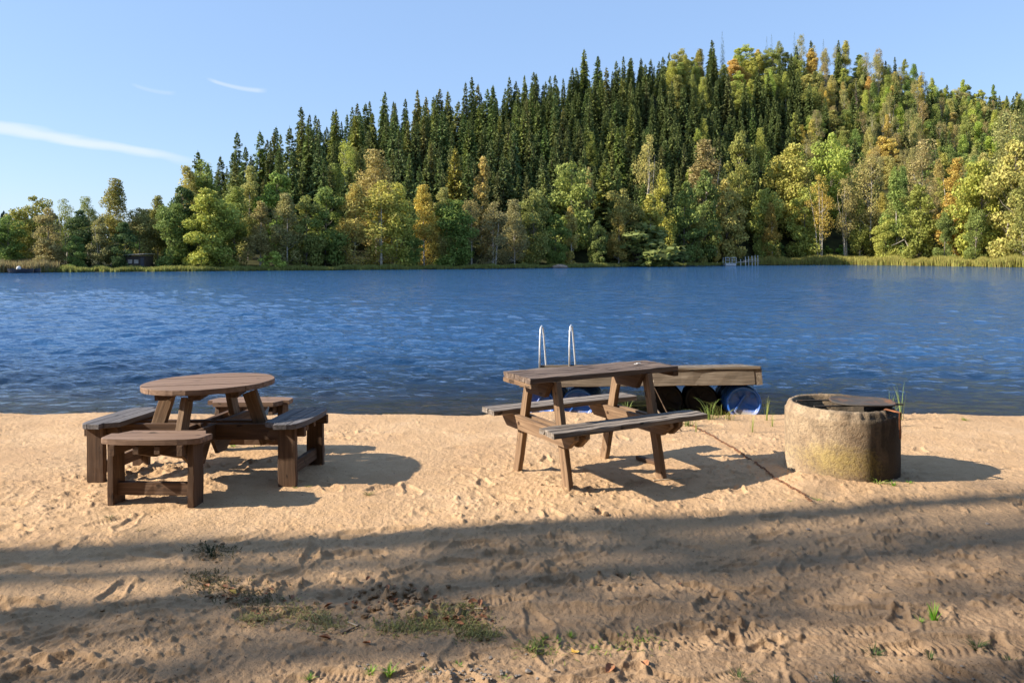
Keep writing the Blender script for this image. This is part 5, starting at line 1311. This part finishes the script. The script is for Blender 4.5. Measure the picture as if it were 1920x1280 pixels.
def weed_patch(name, lab, cells, n, col_, h=0.014):
    r = random.Random(len(lab)); vs, fs = [], []
    for k in range(n):
        (px, py, sx, sy) = r.choice(cells); g = spot(r.gauss(px, sx), min(1270, r.gauss(py, sy)))
        an = r.uniform(0, 6.28); d = Vector((math.cos(an), math.sin(an), 0)); s = Vector((-d.y, d.x, 0)); L = r.uniform(0.012, 0.04); hh = h*r.uniform(0.3, 1.3); w = r.uniform(0.0012, 0.0032)
        b0 = len(vs); vs += [g-s*w, g+s*w, g+d*L*0.5+s*w+Vector((0, 0, hh)), g+d*L*0.5-s*w+Vector((0, 0, hh)), g+d*L+Vector((0, 0, hh*0.7))]
        fs += [(b0, b0+1, b0+2, b0+3), (b0+3, b0+2, b0+4)]
    o = mesh_obj(name, vs, fs, M['blades']); o.color = (*col_, 1); tag(o, lab, 'weeds', kind='stuff')
weed_patch('weed_patch', 'flat dark olive weeds with dead leaves left of the middle foreground', [(430, 1105, 46, 16), (390, 1085, 30, 9), (480, 1125, 36, 12), (400, 1035, 24, 7)], 900, (0.15, 0.13, 0.06))
weed_patch('weed_patch', 'yellowish dry weed strip right of the dark weeds in the foreground', [(480, 1160, 16, 7), (560, 1150, 26, 12), (610, 1165, 22, 10)], 750, (0.33, 0.29, 0.12))
weed_patch('weed_patch', 'green and dry weed patch with brown leaves in the middle foreground', [(850, 1140, 26, 9), (870, 1165, 30, 8), (800, 1160, 30, 9), (900, 1185, 22, 7), (760, 1175, 35, 8)], 1500, (0.27, 0.25, 0.09))
weed_patch('weed_patch', 'sparse pale grass sprouts by the tyre track in the lower middle', [(1010, 1210, 24, 8), (1190, 1195, 30, 8), (1120, 1215, 60, 14)], 220, (0.22, 0.25, 0.06))

LEAF = simple('dead_leaf', (0.36, 0.15, 0.06), 0.7, 0, (0.20, 0.08, 0.035), 60)
LEAFY = simple('yellow_leaf', (0.62, 0.42, 0.08), 0.7, 0, (0.45, 0.26, 0.06), 60)
def leaf_me(seed):
    rd = random.Random(seed); vs = []; n = 9
    out = [(0, -0.5), (0.18, -0.35), (0.34, -0.05), (0.28, 0.22), (0, 0.55), (-0.28, 0.25), (-0.33, -0.05), (-0.16, -0.36)]
    vs = [(0, 0, 0.0)]+[(x*0.045, y*0.05, 0.010*abs(x)*3*rd.uniform(0.5, 1.3)+rd.uniform(0, 0.003)) for x, y in out]
    vs += [(x, y, z+0.0008) for x, y, z in vs]
    fs = [(0, 1+i, 1+(i+1) % 8) for i in range(8)] + [(9, 10+(i+1) % 8, 10+i) for i in range(8)] + [(1+i, 10+i, 10+(i+1) % 8, 1+(i+1) % 8) for i in range(8)]
    me = bpy.data.meshes.new('fallen_leaf'); me.from_pydata(vs, [], fs); me.update(); return me
LM = []
for k in range(4):
    for mm in (LEAF, LEAFY):
        me = leaf_me(k); me.materials.append(mm); LM.append(me)
def leaf(px, py, brown, s, lab, grp=None):
    g = spot(px, py); o = bpy.data.objects.new('fallen_leaf', LM[random.randrange(4)*2+(0 if brown else 1)]); link(o)
    o.location = g+Vector((0, 0, 0.006)); o.rotation_euler = (R(random.uniform(-25, 25)), R(random.uniform(-25, 25)), random.uniform(0, 6.28)); o.scale = (s, s, s); tag(o, lab, 'leaf', grp)
leaf(1078, 1221, False, 1.1, 'single yellow leaf on the sand in the lower middle')
leaf(1143, 1250, True, 1.3, 'reddish leaf at the bottom middle')
leaf(1210, 1247, True, 1.1, 'reddish leaf at the bottom, right of another')
leaf(687, 1208, True, 0.9, 'orange brown leaf alone below the weed patches')
leaf(436, 1113, False, 1.0, 'curled orange leaf standing in the dark weeds')
leaf(386, 1096, True, 1.0, 'curled brown leaf at the top of the dark weeds')
leaf(480, 1155, True, 1.0, 'orange leaf on the yellowish weed strip')
leaf(616, 1137, True, 0.9, 'brown leaf at the right end of the yellowish weed strip')
leaf(610, 1200, True, 1.1, 'dark brown curled leaf left of the lone orange leaf')
leaf(1275, 1092, True, 0.6, 'tiny red leaf on the sand in the middle right')
for k in range(26):
    leaf(random.gauss(860, 32), random.gauss(1152, 12), True, random.uniform(0.5, 0.9), 'small brown leaf in the middle weed patch', 'brown leaves in the middle weed patch')
for k in range(22):
    leaf(random.gauss(730, 45), random.gauss(1115, 10), True, random.uniform(0.4, 0.8), 'small brown leaf among the sand clods', 'brown leaves among the sand clods')
for k in range(16):
    leaf(random.gauss(440, 45), random.gauss(1115, 12), True, random.uniform(0.4, 0.8), 'small brown leaf in the dark weed patch', 'brown leaves in the dark weed patch')

M['stone'] = simple('pebble', (0.27, 0.235, 0.20), 0.8, 0, (0.15, 0.125, 0.105), 30, 0.002)
M['clod'] = simple('sand_clod', (0.36, 0.25, 0.15), 0.95, 0, (0.22, 0.14, 0.08), 50, 0.006, 0.1)
def lump(seed, jag=0.25):
    rd = random.Random(seed); vs = []
    for e in (-1.1, -0.45, 0.25, 0.9):
        for k in range(8): a = k*math.pi/4; r = 1+rd.uniform(-jag, jag); vs.append((math.cos(a)*math.cos(e)*r, math.sin(a)*math.cos(e)*r, math.sin(e)*0.8*r))
    fs = [(i*8+k, i*8+(k+1) % 8, (i+1)*8+(k+1) % 8, (i+1)*8+k) for i in range(3) for k in range(8)]+[tuple(range(7, -1, -1)), tuple(range(24, 32))]
    return vs, fs
SM = []
for k in range(5):
    for mm in ('stone', 'clod'):
        me = bpy.data.meshes.new('pebble'); me.from_pydata(*[list(q) for q in lump(k)][:1], [], lump(k)[1]); me.update(); me.materials.append(M[mm]); SM.append(me)
def stone(px, py, s, lab, grp=None, clod=False, cat=None):
    g = spot(px, py); o = bpy.data.objects.new('sand_clod' if clod else 'pebble', SM[random.randrange(5)*2+(1 if clod else 0)]); link(o)
    o.location = g+Vector((0, 0, s*0.35)); o.scale = (s*random.uniform(0.8, 1.3), s*random.uniform(0.8, 1.2), s*random.uniform(0.7, 1.1)); o.rotation_euler = (0, 0, random.uniform(0, 6.28))
    tag(o, lab, 'clod' if clod else 'stone', grp)
stone(792, 1227, 0.013, 'upright brown pebble with a shadow left of the bottom middle')
stone(920, 1229, 0.010, 'small grey pebble casting a shadow in the bottom middle')
stone(990, 1257, 0.014, 'grey white stone at the bottom edge near the middle')
stone(690, 1246, 0.008, 'small grey pebble by the pair of bright tufts')
stone(1113, 955, 0.022, 'dark clod in front of the long picnic table, left of two', clod=True)
stone(1136, 964, 0.020, 'dark clod in front of the long picnic table, right of two', clod=True)
stone(1515, 986, 0.012, 'dark pebble on the sand below the chain end')
stone(1852, 985, 0.012, 'dark pebble at the right below the ring\'s shadow')
for k in range(70):
    stone(random.gauss(860, 75), min(1277, random.gauss(1258, 13)), random.uniform(0.003, 0.008), 'tiny grey pebble in the gravelly spot at the bottom edge', 'tiny pebbles at the bottom edge')
for k in range(40):
    stone(random.uniform(1500, 1910), min(1277, random.gauss(1262, 12)), random.uniform(0.003, 0.007), 'tiny grey pebble in the lower right corner', 'tiny pebbles in the lower right corner')
for k in range(75):
    stone(random.gauss(745, 60), random.gauss(1118, 12), random.uniform(0.006, 0.018), 'crumbly brown clod in the dug up spot left of the middle weed patch', 'clods in the dug up spot', clod=True)
for k in range(60):
    a, b_ = random.choice([(430, 1115), (1150, 1085), (970, 1100), (235, 1165), (1090, 925), (405, 1032), (1385, 1150)])
    stone(random.gauss(a, 32), random.gauss(b_, 9), random.uniform(0.005, 0.012), 'small loose sand clod on the trampled beach', 'loose clods on the trampled beach', clod=True)
STICK = simple('dry_stick', (0.20, 0.14, 0.09), 0.85, 0, (0.09, 0.06, 0.04), 20)
STICKW = simple('pale_stick', (0.55, 0.45, 0.33), 0.8, 0, (0.4, 0.32, 0.22), 20)
def stick(p, q, r, lab, mat=STICK, mid=None):
    mb = MB(); pts = [p] + ([mid] if mid else []) + [q]
    mb.tube(pts, [r, r*0.9, r*0.5][:len(pts)] if len(pts) == 3 else [r, r*0.6], 6); o = mb.build('stick', mat); tag(o, lab, 'stick')
def g2(px, py, dz=0.006): g = spot(px, py); g.z += dz; return g
stick(g2(640, 1188), g2(676, 1174, 0.012), 0.005, 'brown stick beside the weed patch, lower middle left')
stick(g2(652, 1164), g2(678, 1178), 0.003, 'thin pale twig crossing the brown stick', STICKW)
stick(g2(890, 1137), g2(906, 1141, 0.01), 0.003, 'short pale twig right of the middle weed patch', STICKW)
stick(g2(1225, 899, 0.008), g2(1278, 896), 0.006, 'bleached stick behind the near right leg of the long table', STICKW)
stick(g2(1318, 930), g2(1338, 935), 0.004, 'dark twig before the long table\'s shadow')
stick(g2(1750, 805), g2(1768, 807), 0.004, 'short twig on the sand right of the ring')
p = ground_at(688, 781); stick(Vector((p.x, p.y+0.15, WZ-0.05)), Vector((p.x-0.05, p.y+0.15, WZ+0.12)), 0.006, 'dark bent stick poking out of the water at the shore')
p = ground_at(1235, 800); stick(Vector((p.x+0.12, p.y-0.35, p.z)), Vector((p.x-0.10, p.y-0.25, 0.46)), 0.011, 'pale peeling branch leaning behind the long table', STICKW, Vector((p.x-0.14, p.y-0.3, 0.25)))
p = ground_at(1260, 800); stick(Vector((p.x+0.05, p.y-0.3, p.z)), Vector((p.x-0.22, p.y-0.2, 0.38)), 0.007, 'grey thin branch leaning beside the pale one', STICK, Vector((p.x-0.10, p.y-0.2, 0.14)))
b = MB(); a0 = spot(1196, 862); a1 = spot(1232, 872); b.board(a0+Vector((0, 0, 0.02)), a1+Vector((0, 0, 0.016)), 0.05, 0.03, seg=3); o = b.build('plank_piece', M['wood_leg']); tag(o, 'short dark reddish plank piece lying under the long picnic table', 'plank')

def flecks(name, lab, n, seed, where, cols, rmin, rmax):
    r = random.Random(seed)
    vs, fs = [], []
    for k in range(n):
        x, y = where(r)
        if y < 2.25 or y > 9.6: continue
        z = beach_z(x, y)+0.001; an = r.uniform(0, 6.28); L = r.uniform(rmin, rmax)*(2.2 if r.random() < 0.25 else 1); w = r.uniform(rmin, rmax)*0.35
        d = Vector((math.cos(an), math.sin(an), r.uniform(-0.1, 0.35))); s_ = Vector((-math.sin(an), math.cos(an), 0)); h = Vector((0, 0, w*0.9)); p = Vector((x, y, z))
        b0 = len(vs); vs += [p-d*L*0.5, p-s_*w, p+d*L*0.5, p+s_*w, p+h]
        fs += [(b0, b0+1, b0+4), (b0+1, b0+2, b0+4), (b0+2, b0+3, b0+4), (b0+3, b0, b0+4)]
    o = mesh_obj(name, vs, fs, cols); tag(o, lab, 'litter', kind='stuff')
def wh_near(r):
    y = 1/r.uniform(1/6.5, 1/2.3); c = r.random()
    x = r.uniform(-0.75, 0.75)*y
    if c < 0.5: x = round(x*1.6)/1.6 + r.gauss(0, 0.16); y = y + 0.1*math.sin(x*5) + r.gauss(0, 0.04)
    return x, y
def wh_far(r): y = r.uniform(5, 8.9); return r.uniform(-0.75, 0.75)*y, y
def wh_edge(r): x = r.uniform(-7, 7); return x, float(shore_y(x)) - abs(r.gauss(0.10, 0.10)) + 0.06*math.sin(x*3)
flecks('bark_litter', 'tiny dark bark crumbs, needles and twigs strewn over the foreground sand', 5200, 1, wh_near, simple('bark_crumbs', (0.11, 0.07, 0.045), 0.9, 0, (0.05, 0.035, 0.025), 30), 0.003, 0.009)
flecks('sand_litter', 'tiny brown crumbs strewn over the sand around the tables', 1800, 2, wh_far, simple('brown_crumbs', (0.15, 0.09, 0.05), 0.9, 0, (0.07, 0.045, 0.03), 30), 0.004, 0.011)
flecks('wash_line', 'line of dark washed up debris along the near waterline', 1500, 3, wh_edge, simple('wet_debris', (0.09, 0.065, 0.045), 0.7, 0, (0.03, 0.025, 0.02), 20), 0.006, 0.02)
